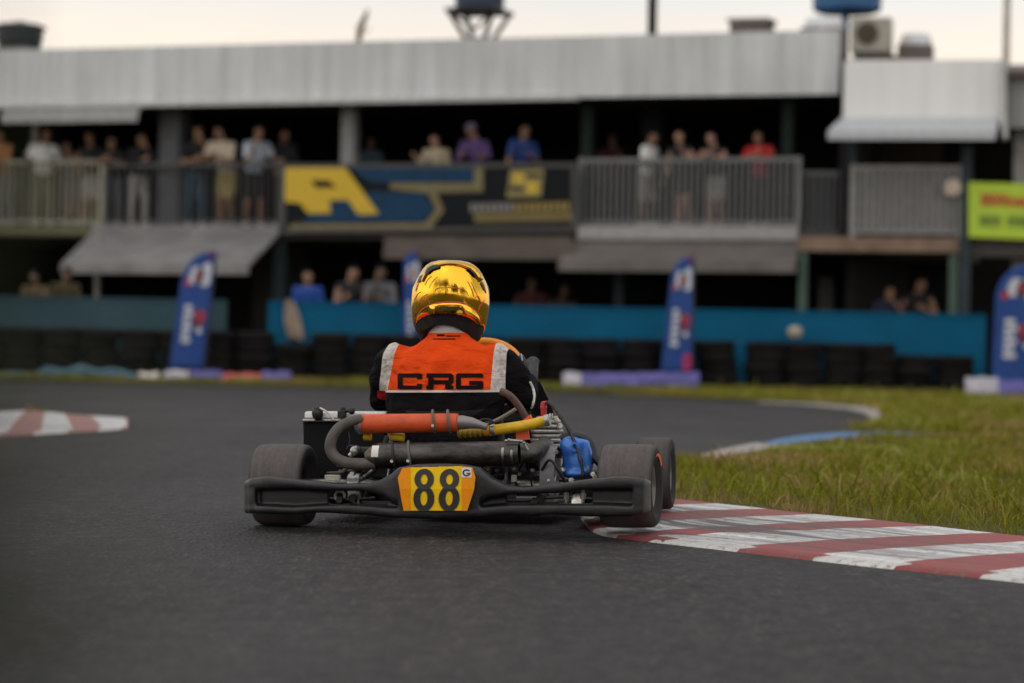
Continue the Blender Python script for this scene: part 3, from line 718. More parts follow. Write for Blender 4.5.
# blue clutch cover, lumpy casting
s = MB(); yb = .02
for px_, py_, rx, ry, rz in ((573, 449, .044, .05, .046), (577, 463, .050, .05, .050), (569, 446, .032, .045, .036), (584, 458, .036, .045, .060), (571, 470, .036, .04, .030)):
    s.ell(P(px_, py_, yb + .03), (rx, ry, rz), 20, 13)
s.box(P(575, 449, yb + .03), (.075, .075, .07)); s.box(P(578, 466, yb + .03), (.085, .08, .06))
s.cyl(P(586, 440, yb), P(589, 474, yb), .013, 12); s.cyl(P(565, 474, yb - .02), P(585, 474, yb - .02), .012, 12)
blu = s.build('clutch_cover', BLUE, kart, remesh=.005, sm=24)
s = MB(); s.lathe([(.008, -.004), (.016, -.004), (.016, .006), (.008, .006)], P(575, 446.5, yb - .03), (0, -1, 0), 20, closed=True); s.build('boss', BLUE, blu)
s = MB(); s.tube(spline([P(562, 439, .07), P(568, 436, .07), P(580, 436, .07), P(590, 442, .07), P(594, 456, .06), P(602, 466, .05), P(606, 474, .04)]), [(.014, .03)] * 37, 12); s.build('cover_frame', BLACK, kart)
# grey curved guard
g = MB(); rg = []
for i in range(25):
    w = rad(-25 + 165 * i / 24); cy_, cz_ = .0, P(547, 478, -.05).z - .008
    rr_ = .113
    y_ = -.0 - rr_ * math.cos(w) * .75; z_ = cz_ + rr_ * math.sin(w)
    rg.append([(P(541.5, 460, -.05).x, y_, z_), (P(555.5, 460, -.05).x, y_, z_), (P(555.5, 460, -.05).x, y_ + .004 * math.cos(w), z_ - .004 * math.sin(w)), (P(541.5, 460, -.05).x, y_ + .004 * math.cos(w), z_ - .004 * math.sin(w))])
g.loft(rg); g.build('chain_guard', M('grey_guard', (.135, .135, .14), .5, var=.15, scale=25), kart)
# orange tag on the seat stay and small odds and ends around the engine
s = MB(); s.prism([P(515.5, 430, .03), P(528, 429.5, .03), P(529.5, 439.5, .03), P(516, 440.5, .03)], (0, .012, 0)); s.prism([P(519, 423, .05), P(530, 414.5, .05), P(533, 420, .05), P(524, 424, .05)], (0, .012, 0)); s.build('orange_bracket', M('orange_plate', (.80, .12, .035), .5), kart)
rr = random.Random(4)
odds = [('engine_bolt', SILV, 395 + 3.5 * i, 469 + rr.uniform(-2, 2), -.06, .004) for i in range(4)] + [('engine_bolt', SILV, px_, py_, -.08, .005) for px_, py_ in ((352, 474), (562, 470), (571, 480), (593, 474), (600, 478), (549, 480), (507, 446), (533, 445), (527, 458))]
for nm, mt, x0, y0, yy, r_ in odds:
    s = MB(); c = P(x0, y0, yy); s.cyl(c + V((0, -.008, 0)), c + V((0, .01, 0)), r_, 8); s.cyl(c + V((0, -.003, 0)), c + V((0, .02, 0)), r_ * 1.6, 12); s.build(nm, mt, kart)
for (x0, y0, x1, y1, yy, w_) in ((479, 467, 486, 487, -.05, .010), (510, 468, 517, 486, -.03, .012), (528, 462, 532, 487, -.03, .008), (556, 468, 566, 486, -.07, .008), (494, 462, 524, 464, .0, .012), (488, 477, 540, 478, .02, .02), (560, 482, 602, 482, .0, .03), (600, 470, 606, 484, .03, .02), (382, 476, 398, 478, .0, .02)):
    s = MB(); s.bar(P(x0, y0, yy), P(x1, y1, yy), w_, w_ * .6); s.build('engine_bracket', DARK, kart, bevel=.002)
for (x0, y0, w_, h_) in ((513.5, 478.5, 5, 7), (546.5, 478.5, 3.5, 7), (598, 478, 11, 4.5), (332, 478, 15, 6)):
    s = MB(); a = P(x0 - w_ / 2, y0 + h_ / 2, -.06); b_ = P(x0 + w_ / 2, y0 - h_ / 2, -.06); s.bb(a, b_ + V((0, .02, 0))); s.build('bearing_block', M('cream_block', (.55, .50, .42), .5, var=.2, scale=40), kart, bevel=.002)
s = MB(); c = P(387, 470, .02)
s.box(c, (.12, .05, .05)); s.cyl(P(352, 452, .03), P(374, 452, .03), .018); s.cyl(P(352, 470, .02), P(352, 480, .02), .03); s.build('water_pump', DARK, kart, bevel=.004)
s = MB(); s.ell(P(354, 451, -.06), (.014, .014, .016)); s.cyl(P(350, 456, -.06), P(358, 447, -.06), .009); s.build('hose_joint', M('pale_alloy', (.5, .47, .43), .35, .7), kart)
for pts_, r_ in (([P(349, 432, -.02), P(350, 442, -.02), P(347, 449, -.02)], .003), ([P(350, 446, -.03), P(360, 448, -.04), P(366, 456, -.05)], .0045), ([P(542, 470, -.08), P(550, 460, -.1), P(560, 472, -.1), P(566, 484, -.08)], .005)):
    s = MB(); s.tube(spline(pts_), r_, 8); s.build('cable', BLACK, kart)

# side pods, front fairing and steering
for sgn in (-1, 1):
    s = MB(); rg = []
    for y_, sc in ((.28, .8), (.32, 1), (.55, 1.02), (.74, .95), (.80, .7)):
        rg.append([(sgn * (.46 + .12 * sc * cx_), y_, .12 + .075 * sc * cz_) for cx_, cz_ in ((-1, -.9), (1, -.9), (1.05, 0), (.8, .9), (-.6, 1), (-1, .6))])
    s.loft(rg); s.build('side_pod', PL, kart, bevel=.01)
s = MB(); rg = []
for x_ in (-.44, -.40, -.25, 0, .25, .40, .44):
    e = 1 - (abs(x_) / .47) ** 4
    rg.append([(x_, 1.20 - .12 * (abs(x_) / .44) ** 2, .06), (x_, 1.20, .22 * (.6 + .4 * e)), (x_, 1.30 * (1 - .05 * abs(x_)), .20 * (.6 + .4 * e)), (x_, 1.40 - .16 * (abs(x_) / .44) ** 2, .10), (x_, 1.36 - .16 * (abs(x_) / .44) ** 2, .05)])
s.loft(rg); s.build('front_fairing', PL, kart, bevel=.015)
s = MB(); rg = []
for z_, hw_, y_ in ((.24, .17, .98), (.34, .17, .93), (.42, .155, .885), (.50, .125, .84)):
    rg.append([(x_ * hw_ - .0, y_ + .05 * x_ * x_, z_ - .02 * x_ * x_) for x_ in (-1, -.6, -.2, .2, .6, 1)] + [(x_ * hw_, y_ + .05 * x_ * x_ + .006, z_ - .02 * x_ * x_) for x_ in (1, .6, .2, -.2, -.6, -1)])
s.loft(rg); s.build('steering_fairing', PL, kart)
SWC = V((-.035, .56, .505)); tilt = Matrix.Rotation(rad(52), 3, 'X') @ Matrix.Rotation(rad(-8), 3, 'Z')
s = MB(); s.tube([SWC + tilt @ V((.155 * math.cos(w), .155 * math.sin(w), 0)) for w in [2 * math.pi * i / 48 for i in range(48)]], .0165, 14, closed=True)
sw = s.build('steering_wheel', M('orange_grip', (.85, .27, .015), .5, var=.08, bmp=.1), kart)
s = MB()
for a_ in (0, 2.09, 4.19): s.bar(SWC + tilt @ V((.03 * math.cos(a_), .03 * math.sin(a_), -.01)), SWC + tilt @ V((.15 * math.cos(a_), .15 * math.sin(a_), 0)), .025, .004)
s.cyl(SWC + tilt @ V((0, 0, -.02)), SWC + tilt @ V((0, 0, .01)), .035); s.tube([SWC, V((-.02, .98, .12))], .010, 10); s.build('steering_column', DARK, sw)

# finer clutter: vertical fins of the radiator, cable ties, studs and pipes that fill the engine bay
s = MB()
for i in range(26):
    x = a0.x + .008 + (a1.x - a0.x - .016) * i / 25
    s.bar((x, yr - .004 + .0, zs - .004), (x, yr - .004 + (zs - zm) * .25, zm + .003), .0022, .004)
q_ = s.build('cooling_fins', M('fin_grey', (.05, .05, .05), .45, .8), rad_o); q_['kind'] = 'stuff'
rr = random.Random(21)
for i in range(11):
    x0, y0 = rr.uniform(486, 540), rr.uniform(444, 478); x1, y1 = x0 + rr.uniform(-14, 14), y0 + rr.uniform(-12, 10)
    s = MB(); s.tube(spline([P(x0, y0, rr.uniform(-.06, .04)), P((x0 + x1) / 2 + rr.uniform(-4, 4), (y0 + y1) / 2 + rr.uniform(-5, 2), rr.uniform(-.08, 0)), P(x1, max(444, min(480, y1)), rr.uniform(-.04, .05))]), rr.choice((.0035, .005, .007)), 8)
    s.build('engine_pipe', rr.choice((DARK, STEEL, BLACK, HOSE)), kart)
for i in range(10):
    x0, y0 = rr.uniform(330, 398), rr.uniform(464, 481)
    s = MB(); s.tube(spline([P(x0, y0, rr.uniform(-.05, .08)), P(x0 + rr.uniform(-9, 9), y0 + rr.uniform(-8, 4), rr.uniform(-.06, .05)), P(x0 + rr.uniform(-16, 16), min(483, y0 + rr.uniform(0, 8)), rr.uniform(-.03, .05))]), rr.choice((.003, .0045, .006)), 8)
    s.build('engine_pipe', rr.choice((DARK, STEEL, BLACK, HOSE)), kart)
for (x0, y0, yy) in ((509, 452, -.10), (519, 447, -.1), (525, 452, -.08), (497, 470, -.02), (520, 474, -.03), (533, 470, -.02), (557, 452, -.04), (563, 478, -.05), (589, 468, -.02), (595, 476, -.02), (536, 441, .06), (528, 446, .05), (345, 470, .0), (362, 478, .0)):
    s = MB(); c = P(x0, y0, yy); s.cyl(c + V((0, -.012, 0)), c, .0065, 6); s.cyl(c + V((0, -.018, .001)), c + V((0, .01, .001)), .0035, 8); s.build('stud', SILV if rr.random() < .6 else STEEL, kart)
s = MB(); s.box(P(519, 478, .03), (.10, .05, .05)); s.cyl(P(500, 474, .02), P(500, 482, .02), .025, 16); s.cyl(P(527, 462, .02), P(540, 462, .02), .03, 18); s.build('starter_motor', DARK, kart, bevel=.004)
s = MB(); s.box(P(512, 455, .06), (.11, .06, .08)); s.build('cylinder_block', ALU, kart, bevel=.006)
# ------------------------------------------------------------------ the driver
drv = None
def bodytube(mb, pts, n=16, side=(1, 0, 0)): mb.tube([V(p[:3]) for p in pts], [(p[3], p[4]) for p in pts], n, side)
b_ = MB()
neck = P(448, 340, .36)
tor = [(-.07, .20, .12, .15, .11), (-.075, .205, .22, .175, .115), (-.08, .225, .33, .195, .12), (-.085, .26, .43, .215, .125), (-.088, .295, .51, .218, .125), (-.088, .325, .565, .19, .11), (-.090, .345, .605, .125, .085), (-.090, .355, .632, .082, .074), (-.09, .362, .655, .076, .076), (-.09, .37, .69, .072, .074), (-.09, .39, .76, .075, .09), (-.09, .395, .82, .075, .095), (-.09, .395, .86, .05, .06)]
bodytube(b_, tor, 20)
SL, SR = P(392, 366, .32), P(501, 366, .32)
HL, HR = SWC + tilt @ V((-.155, .03, .0)), SWC + tilt @ V((.155, .055, .0))
EL, ER = P(386, 398, .36), P(521, 397, .33)
WL_, WR_ = HL + V((-.02, -.07, -.02)), P(527, 383, .47)
b_.ell(SL + V((.02, 0, .012)), (.075, .08, .065)); b_.ell(SR + V((-.02, 0, .012)), (.075, .08, .065))
for S_, E_, W_ in ((SL, EL, WL_), (SR, ER, WR_)):
    mid = S_.lerp(E_, .5) + V(((-.006 if S_ is SL else .012), -.012, 0))
    b_.tube([S_ + V((.04 if S_ is SL else -.04, 0, .02)), S_, mid, E_, E_.lerp(W_, .3), E_.lerp(W_, .65), W_], [.07, .071, .064, .055, .055, .047, .036], 16)
    b_.ell(E_, .057)
for sg in (-1, 1):                               # thighs, knees, shins and boots
    hip = V((-.075 + sg * .09, .28, .16)); kn = V((-.04 + sg * .13, .66, .33)); an_ = V((-.02 + sg * .15, .98, .14))
    b_.tube([hip, hip.lerp(kn, .5), kn, kn.lerp(an_, .5), an_], [.085, .078, .062, .055, .045], 14); b_.ell(kn, .064)
    b_.tube([an_, an_ + V((0, .03, -.04)), an_ + V((0, .06, .06)), an_ + V((0, .08, .12))], [.045, .045, .04, .03], 12)
m, nt, b = nodes_of('race_suit'); tcx = nt.nodes.new('ShaderNodeTexCoord'); v = tcx.outputs['Object']
sp = nt.nodes.new('ShaderNodeSeparateXYZ'); L(nt, v, sp.inputs[0]); X, Y_, Z = sp.outputs
zb = P(440, 392.3, .2).z; zl = P(440, 390.2, .2).z
xl0, xl1 = P(380.5, 375, .25).x, P(392, 375, .25).x; xr0, xr1 = P(493.5, 375, .25).x, P(505.5, 375, .25).x
zt_ = math_(nt, 'MULTIPLY', math_(nt, 'SUBTRACT', Z, .53), .16)      # the seams flare towards the waist
xa = math_(nt, 'SUBTRACT', X, zt_)
lt = lambda a, k: math_(nt, 'LESS_THAN', a, k); gt = lambda a, k: math_(nt, 'GREATER_THAN', a, k); mul = lambda a, c: math_(nt, 'MULTIPLY', a, c)
upz = gt(Z, zb)
wrk = noise(nt, v, 30, 5, .6)
n1 = noise(nt, v, 14, 4, .6)
org = ramp(nt, n1, [(.3, (.62, .050, .006)), (.7, (.78, .072, .008))])
blk = ramp(nt, n1, [(.3, (.004, .0035, .0045)), (.7, (.007, .006, .007))])
wht = ramp(nt, noise(nt, v, 45, 5, .65), [(.35, (.26, .23, .21)), (.5, (.52, .48, .44)), (.7, (.64, .60, .56))])
c = mix(nt, mul(upz, mul(gt(xa, xl0), lt(X, xr1))), blk, wht)
c = mix(nt, mul(upz, mul(gt(xa, xl1), lt(X, xr0))), c, org)
c = mix(nt, mul(mul(gt(Z, zb), lt(Z, zl)), mul(gt(xa, xl0 + .02), lt(X, xr1))), c, (.55, .50, .46))
sidered = mul(mul(lt(Z, zb + .005), gt(Z, zb - .13)), mul(gt(xa, xl0 - .01), lt(xa, xl0 + .024)))
c = mix(nt, mul(sidered, lt(Y_, .30)), c, (.27, .010, .014))
skin = mul(gt(Z, .70), gt(Y_, .44)); c = mix(nt, skin, c, (.45, .26, .18))
bal = mul(gt(Z, P(448, 333, .36).z), lt(Y_, .47)); c = mix(nt, mul(bal, math_(nt, 'SUBTRACT', 1, skin)), c, (.40, .375, .365))
L(nt, c, b.inputs['Base Color']); b.inputs['Roughness'].default_value = .75; b.inputs['Specular IOR Level'].default_value = .05
mp = nt.nodes.new('ShaderNodeMapping'); mp.inputs['Scale'].default_value = (1, 1, 2.2); mp.inputs['Rotation'].default_value = (0, .5, 0); L(nt, v, mp.inputs[0])
fold = nt.nodes.new('ShaderNodeTexNoise'); fold.inputs['Scale'].default_value = 6; fold.inputs['Detail'].default_value = 3; fold.inputs['Distortion'].default_value = 1.2; L(nt, mp.outputs[0], fold.inputs['Vector'])
bump(nt, b, math_(nt, 'ADD', math_(nt, 'MULTIPLY', fold.outputs[0], 3.0), math_(nt, 'MULTIPLY', wrk, .14)), .5, .025)
SUIT = m
drv = b_.build('person', SUIT, None, remesh=.009, sm=4)
tx = bpy.data.textures.new('cloth_folds', 'CLOUDS'); tx.noise_scale = .075; tx.noise_depth = 1
md = drv.modifiers.new('folds', 'DISPLACE'); md.texture = tx; md.strength = .018; md.mid_level = .5; md.texture_coords = 'LOCAL'
bake(drv); drv.data.polygons.foreach_set('use_smooth', [True] * len(drv.data.polygons))
drv.matrix_world = KM
tag(drv, 'kart driver in an orange and black race suit and a gold helmet, seen from behind', 'person')
DB = bvh_of(drv)
def on_back(off):
    def f(x, z):
        d = (K.r @ ray(x, -z)).normalized(); h = DB.ray_cast(K.o + d * 7, d)
        return None if h[0] is None else h[0] - d * off
    return f
# three wide squared letters across the shoulders (pixel rectangle 397..484 x 373..389)
LET = M('suit_lettering', (.008, .0035, .004), .8, spec=.1)
def letter(x0, kind):
    W_, H_ = {'C': 19.4, 'R': 22.6, 'G': 22.2}[kind], 13.2       # stroke centre-line box, half... width of verticals and bars
    ct = 375.4; cb = ct + H_ - 1.2
    def S(a, b2): return (x0 + a * W_, ct + b2 * (cb - ct))
    st = {'C': [[S(1, .18), S(1, 0), S(0, 0), S(0, 1), S(1, 1), S(1, .82)]],
          'R': [[S(-.02, 1), S(.16, 1)], [S(.11, 1), S(.11, .05)], [S(-.02, 0), S(.97, 0)], [S(1, .05), S(1, .5)], [S(.97, .56), S(.18, .56)], [S(.86, .6), S(.9, 1)], [S(.88, 1), S(1.04, 1)]],
          'G': [[S(1, .08), S(1, 0), S(0, 0), S(0, 1), S(1, 1), S(1, .62), S(.55, .62)]]}[kind]
    def f(x, z):
        y = -z
        for pl in st:
            for (ax, ay), (bx, by) in zip(pl[:-1], pl[1:]):
                horiz = abs(by - ay) < abs(bx - ax)
                hw, hz = (1.5, 1.95) if horiz else (2.6, 1.5)
                if min(ax, bx) - hw <= x <= max(ax, bx) + hw and min(ay, by) - hz <= y <= max(ay, by) + hz:
                    for cx_ in (x0, x0 + W_):     # rounded outer corners
                        for cy_ in (ct, cb):
                            if abs(x - cx_) < 2.2 and abs(y - cy_) < 1.8 and (x - cx_) * (1 if cx_ > x0 else -1) > .6 and (y - cy_) * (1 if cy_ > ct else -1) > .4 and kind != 'R': 
                                if ((abs(x - cx_) - .6) / 1.6) ** 2 + ((abs(y - cy_) - .4) / 1.45) ** 2 > 1: return False
                    return True
        return False
    return f
for ch, x0 in (('C', 400.2), ('R', 428.4), ('G', 458.6)):
    decal('letter', LET, drv, letter(x0, ch), x0 - 4, x0 + 30, -392, -372, .34, on_back(.0035))
# small collar lettering, three dark lines
for x0, x1, y0, y1 in ((437, 444, 334.3, 336.2), (433, 455, 338.5, 339.4), (446, 460, 335.5, 336.4)):
    decal('collar_mark', LET, drv, lambda x, z: True, x0, x1, -y1, -y0, .5, on_back(.003))
# sleeve piping
s = MB(); pts = []
for p_ in ((530.5, 382), (533.5, 388), (535, 395), (534, 403), (532, 408)):
    q = on_back(.003)(p_[0] - .8, -p_[1])
    pts.append(q if q else P(p_[0], p_[1], .4))
s.tube(spline(pts), .005, 8); s.build('sleeve_piping', M('white_piping', (.6, .57, .55), .6), drv)
# gloves: palm, four fingers and a thumb closed round the rim
GL = M('glove', (.010, .011, .013), .55, var=.25, scale=40, bmp=.2, bscale=200, dirt=(.07, .075, .085, .5))
def glove(Hc, Wc, sgn):
    s = MB(); ax = tilt @ V((0, 1, 0)); ax = (ax - V((0, 0, 0))).normalized(); out = (tilt @ V((sgn, 0, 0))).normalized(); nrm = (tilt @ V((0, 0, 1))).normalized()
    s.tube([Wc, Wc.lerp(Hc, .45) + out * .018, Hc + out * .026 + nrm * .006, Hc + out * .024 + ax * .028 + nrm * .006, Hc + out * .022 + ax * .046 + nrm * .004], [(.035, .030), (.038, .027), (.040, .024), (.034, .02), (.016, .01)], 14, ax)
    for k, ln in enumerate((.92, 1.0, .95, .8)):
        o_ = ax * (.034 - k * .022); pts = []
        for i in range(8):
            w = 2.3 - i * .50 * ln; pts.append(Hc + o_ + out * (.031 * math.cos(w - 1.57) ) + nrm * (.031 * math.sin(w - 1.57 + 1.2)))
        pts = [Hc + o_ + out * (.030 * math.cos(a)) + nrm * (.030 * math.sin(a)) for a in [.2 - i * .52 * ln for i in range(8)]]
        s.tube([Hc + o_ + out * .026 + nrm * .012] + pts, [.0115, .0115, .011, .0108, .0105, .0102, .010, .0092, .0075], 9)
    th = [Hc + out * .022 - ax * .03 + nrm * .018, Hc + out * .008 + nrm * .030 + ax * .0, Hc - out * .006 + nrm * .031 + ax * .022, Hc - out * .016 + nrm * .026 + ax * .036]
    s.tube(th, [.014, .0125, .011, .009], 9)
    return s.build('glove', GL, drv, remesh=.004, sm=3)
glove(HL, WL_, -1); gr_ = glove(HR, WR_, 1)
s = MB()
for px_ in (517.5, 521): s.tube(spline([P(px_, 354, .50), P(px_ + 1, 358, .48), P(px_ + .5, 364, .46)]), .0025, 6)
s.build('finger_seam', M('pale_seam', (.4, .4, .4), .6), gr_)

# ------------------------------------------------------------------ helmet
GOLD = M('gold_chrome', (1.0, .55, .045), .12, 1, var=.04, scale=3)
HB = M('helmet_black', (.008, .008, .008), .35); LINING = M('helmet_lining', (.006, .006, .007), .9)
HRED = M('helmet_red', (.62, .035, .018), .3, coat=.5)
YH = .395
hz = lambda py: P(450, py, YH).z; hx = lambda px: P(px, 300, YH).x
sil_ = [(260.6, 445, 457, .06), (261.1, 439, 463, .085), (262.6, 433, 468.5, .108), (265.2, 428.6, 473, .12), (269, 425, 477.3, .128), (274, 421.8, 480.6, .134), (281, 417.8, 484, .138), (288, 414.4, 487.3, .140), (296, 413.4, 488.2, .140), (304, 413, 488.2, .138), (312, 413.2, 487.4, .133), (320, 414, 486, .125), (328, 415.2, 484, .118), (335, 417.2, 481.6, .113), (341, 420.5, 478.6, .108), (345.5, 424.5, 475, .100)]
rings = []
for i, (py_, a, b2, dp) in enumerate(sil_):
    z = hz(py_); xa_, xb_ = hx(a), hx(b2); cx_, hw = (xa_ + xb_) / 2, (xb_ - xa_) / 2; rg = []
    fwd = dp * 1.12
    for k in range(48):
        w = 2 * math.pi * k / 48; cw, sw_ = math.cos(w), math.sin(w); e = .9
        x = cx_ + hw * math.copysign(abs(cw) ** e, cw); y = YH + (fwd if sw_ > 0 else dp) * math.copysign(abs(sw_) ** e, sw_)
        zz = z
        if py_ > 312:                                # the rear rim arches up over the neck, lower at the cheeks
            k_ = max(0, min(1, (.55 - sw_) / .5)); lim = 314.5 + 13 * min(1, abs(cw)) ** 3; lim = 346 + (lim - 346) * k_
            zz = max(z, hz(lim))
        rg.append((x, y, zz))
    rings.append(rg)
s = MB(); s.loft(rings, cap=True); hel = s.build('helmet', GOLD, drv, angle=80)
me = hel.data; bm = bmesh.new(); bm.from_mesh(me); bm.faces.ensure_lookup_table()
big = sorted([f for f in bm.faces if len(f.verts) > 8], key=lambda f: f.calc_center_median().z)
bmesh.ops.delete(bm, geom=[big[0]], context='FACES'); bm.to_mesh(me); bm.free()
HBV = bvh_of(hel)
def on_h(off):
    def f(x, z):
        d = (K.r @ ray(x, -z)).normalized(); h = HBV.ray_cast(K.o + d * 7, d)
        return None if h[0] is None else h[0] + h[1] * off * (-1 if h[1].dot(d) > 0 else 1)
    return f
s = MB(); rg = []
for py_, sc, dz_ in ((312, .96, 0), (320, .972, 0), (330, .975, 0), (341, .96, 0), (346.5, .86, 0), (345, .70, 0), (326, .62, 0)):
    z = hz(py_); row = [t for t in sil_ if t[0] <= py_ + .1][-1]; xa_, xb_ = hx(row[1]), hx(row[2]); cx_, hw = (xa_ + xb_) / 2, (xb_ - xa_) / 2 * sc; dp = row[3] * sc
    rg.append([(cx_ + hw * math.cos(2 * math.pi * k / 40), YH + dp * math.sin(2 * math.pi * k / 40), max(z, hz(346 + (325 + 19 * min(1, abs(math.cos(2 * math.pi * k / 40))) ** 2.2 - 346) * max(0, min(1, (.3 - math.sin(2 * math.pi * k / 40)) / .5))))) for k in range(40)])
s.loft(rg, cap=False); s.build('lining', LINING, hel)
# crown spoiler: a raised lip running over the top and down both sides, with two dark vents
rim = [(420, 280), (421, 275.5), (424, 270), (428.5, 265.2), (438, 262.6), (450, 261.4), (462, 262.6), (472, 265.6), (478, 270.4), (481, 275.5), (483, 280)]
inn = [(423, 282), (425, 278), (428, 273), (433, 268.2), (441, 266), (450, 265), (459, 266), (468, 269), (473.5, 273.3), (477, 278), (479.5, 282)]
s = MB(); rg = []
A_, B_ = spline([(x, y, 0) for x, y in rim], 6), spline([(x, y, 0) for x, y in inn], 6)
for p_, q_ in zip(A_, B_):
    a_in = on_h(.002)(q_.x, -q_.y); 
    if a_in is None: continue
    ou = P(p_.x, p_.y - .5, YH - .03); mi = a_in.lerp(ou, .5) + V((0, -.012, .006))
    c0 = V((hx(450), YH, hz(300))); n_ = (a_in - c0).normalized()
    rg.append([a_in - n_ * .004, a_in + n_ * .006, mi + n_ * .004, ou + n_ * .004, ou - n_ * .006, mi - n_ * .012])
s.loft(rg); s.build('crown_spoiler', GOLD, hel, angle=50)
for pts_ in ([(426.5, 274), (429, 268.8), (434, 266.3), (440.5, 266), (440, 268), (433, 270.5), (428, 274.6)], [(466, 269), (470, 268.5), (476, 272), (479.5, 278.5), (475, 277), (470, 272.5)]):
    pz = [(x, -y) for x, y in pts_]; decal('vent', HB, hel, lambda x, z: inpoly(x, z, pz), 424, 482, -282, -264, .4, on_h(.008))
for pts_ in ([(417.5, 283.5), (420, 277), (423.5, 274.5), (424, 277.5), (420.5, 282)], [(481, 281), (483.5, 285), (485.5, 292), (483, 289), (480.2, 284)]):
    pz = [(x, -y) for x, y in pts_]; decal('vent', M('bronze_vent', (.10, .06, .015), .4, .8), hel, lambda x, z: inpoly(x, z, pz), 415, 488, -294, -272, .4, on_h(.003))
# rear spoiler band with its dark slot
s = MB(); rg = []
up_ = spline([(417, 316, 0), (422, 309.5, 0), (431, 305.2, 0), (440, 303.6, 0), (450, 303.2, 0), (460, 303.6, 0), (468, 306.4, 0), (475, 311.5, 0), (480, 318.5, 0)], 6)
lo_ = spline([(418, 323, 0), (424, 317.5, 0), (432, 314.2, 0), (441, 312.8, 0), (450, 312.6, 0), (459, 313, 0), (467, 315, 0), (474, 319, 0), (480.5, 326, 0)], 6)
for i, (p_, q_) in enumerate(zip(up_, lo_)):
    a_, c_2 = on_h(.001)(p_.x, -p_.y), on_h(.001)(q_.x, -q_.y)
    if a_ is None or c_2 is None: continue
    ed = .016 * min(1, i / 6, (len(up_) - 1 - i) / 6) + .003; n_ = (a_ - V((hx(450), YH, a_.z))).normalized()
    rg.append([a_ - n_ * .006, a_ + n_ * (ed * .12), a_.lerp(c_2, .3) + n_ * (ed * .42), a_.lerp(c_2, .8) + n_ * (ed * .62), c_2 + n_ * (ed * .6), c_2 - n_ * .006])
s.loft(rg); rs_ = s.build('rear_spoiler', GOLD, hel, angle=35)
HBV = bvh_of(hel, rs_)
slot = [(434.5, -310), (437, -306.6), (443, -306), (459, -306.2), (463, -309), (464.5, -313.6), (460, -314.6), (455, -313), (440, -312.4), (435, -314)]
decal('rear_slot', M('olive_slot', (.11, .075, .010), .3, .7), hel, lambda x, z: inpoly(x, z, slot), 433, 466, -316, -305, .35, on_h(.002))
for pts_, r_ in (([(434, 314), (434.5, 310), (437, 306.2), (443, 305.2), (459, 305.5), (463.5, 308.5), (465.5, 316)], .0022), ([(417, 316.5), (422, 309.8), (430, 305), (440, 302.6), (450, 302), (461, 302.6), (470, 306), (478, 313.5), (481.5, 319)], .0017),
                 ([(435, 291.5), (437, 288.6), (444, 287.6), (452, 287.6), (460, 288.8), (466, 291.2), (468.5, 296)], .0013), ([(429, 288), (433, 281), (437.5, 277)], .0011), ([(425, 285), (428, 279.5), (432, 276)], .0011),
                 ([(467.5, 281.5), (471, 288), (474, 297)], .0013), ([(471, 282), (475, 291), (480, 302)], .0011), ([(414.5, 300), (418, 294), (421, 292)], .0013), ([(418, 306), (422, 298), (428, 294)], .0012), ([(414.8, 318), (416, 327), (417.8, 334)], .0022), ([(482, 318), (480.5, 328)], .0016), ([(484.5, 300), (480, 306), (478, 312)], .0012), ([(421, 303), (426, 297), (430, 304)], .001), ([(474, 300), (478, 296), (482, 306)], .001), ([(418.3, 284), (416, 291)], .0022), ([(484, 288), (486, 293)], .0022)):
    pl = [on_h(.0008)(p_.x, -p_.y) for p_ in spline([(x, y, 0) for x, y in pts_], 5)]; pl = [p_ for p_ in pl if p_]
    if len(pl) > 2: s = MB(); s.tube(pl, r_, 6); s.build('red_line', HRED, hel)
decal('sticker', HB, hel, lambda x, z: (x - 453) ** 2 / 6 + (z + 311.6) ** 2 / 1.6 < 1, 449, 457, -314, -309, .3, on_h(.003))
decal('sticker', M('sticker_yellow', (.9, .6, .03), .4), hel, lambda x, z: (x - 459.5) ** 2 / 10 + (z + 312.4) ** 2 / 4.5 < 1, 455, 464, -316, -309, .3, on_h(.003))
s = MB(); rg = []
for k in range(21):
    w = rad(15 + 150 * k / 20); rg.append([(hx(450) + .128 * math.cos(w), YH + .148 * math.sin(w), hz(288)), (hx(450) + .131 * math.cos(w), YH + .153 * math.sin(w), hz(300)), (hx(450) + .126 * math.cos(w), YH + .145 * math.sin(w), hz(317))])
s.loft(rg, cap=False, closed=False); vo_ = s.build('visor', M('visor', (.01, .01, .012), .1, coat=.5), hel)
md = vo_.modifiers.new('thick', 'SOLIDIFY'); md.thickness = .003
# ------------------------------------------------------------------ the two-storey trackside building
L0 = V((-9.63, 52.0, 0)); L1 = V((5.48, 46.2, 0)); dx_ = (L1 - L0).normalized()
BM = Matrix(((dx_.x, -dx_.y, 0, L0.x), (dx_.y, dx_.x, 0, L0.y), (0, 0, 1, 0), (0, 0, 0, 1)))
BF = Frame(BM)
def S(px, y=0, py=200): return BF(px, py, y).x          # distance along the front
GZ, FZ = .18, 2.78
FASC = None
def streaky(name, c0, c1, c2, sc=3, rough=.6, metal=.0):
    m, nt, b = nodes_of(name); v = coords(nt, 'Object', (1, 1, .06)); n = noise(nt, v, sc, 6, .65); n2 = noise(nt, coords(nt), .6, 3)
    c = ramp(nt, n, [(.32, c0), (.5, c1), (.7, c2)]); c = mix(nt, ramp(nt, n2, [(.4, 0.0), (.7, .4)]), c, c0)
    L(nt, c, b.inputs['Base Color']); b.inputs['Roughness'].default_value = rough; b.inputs['Metallic'].default_value = metal; return m
FASC = streaky('galvanised_fascia', (.38, .385, .39), (.54, .55, .56), (.66, .67, .68))
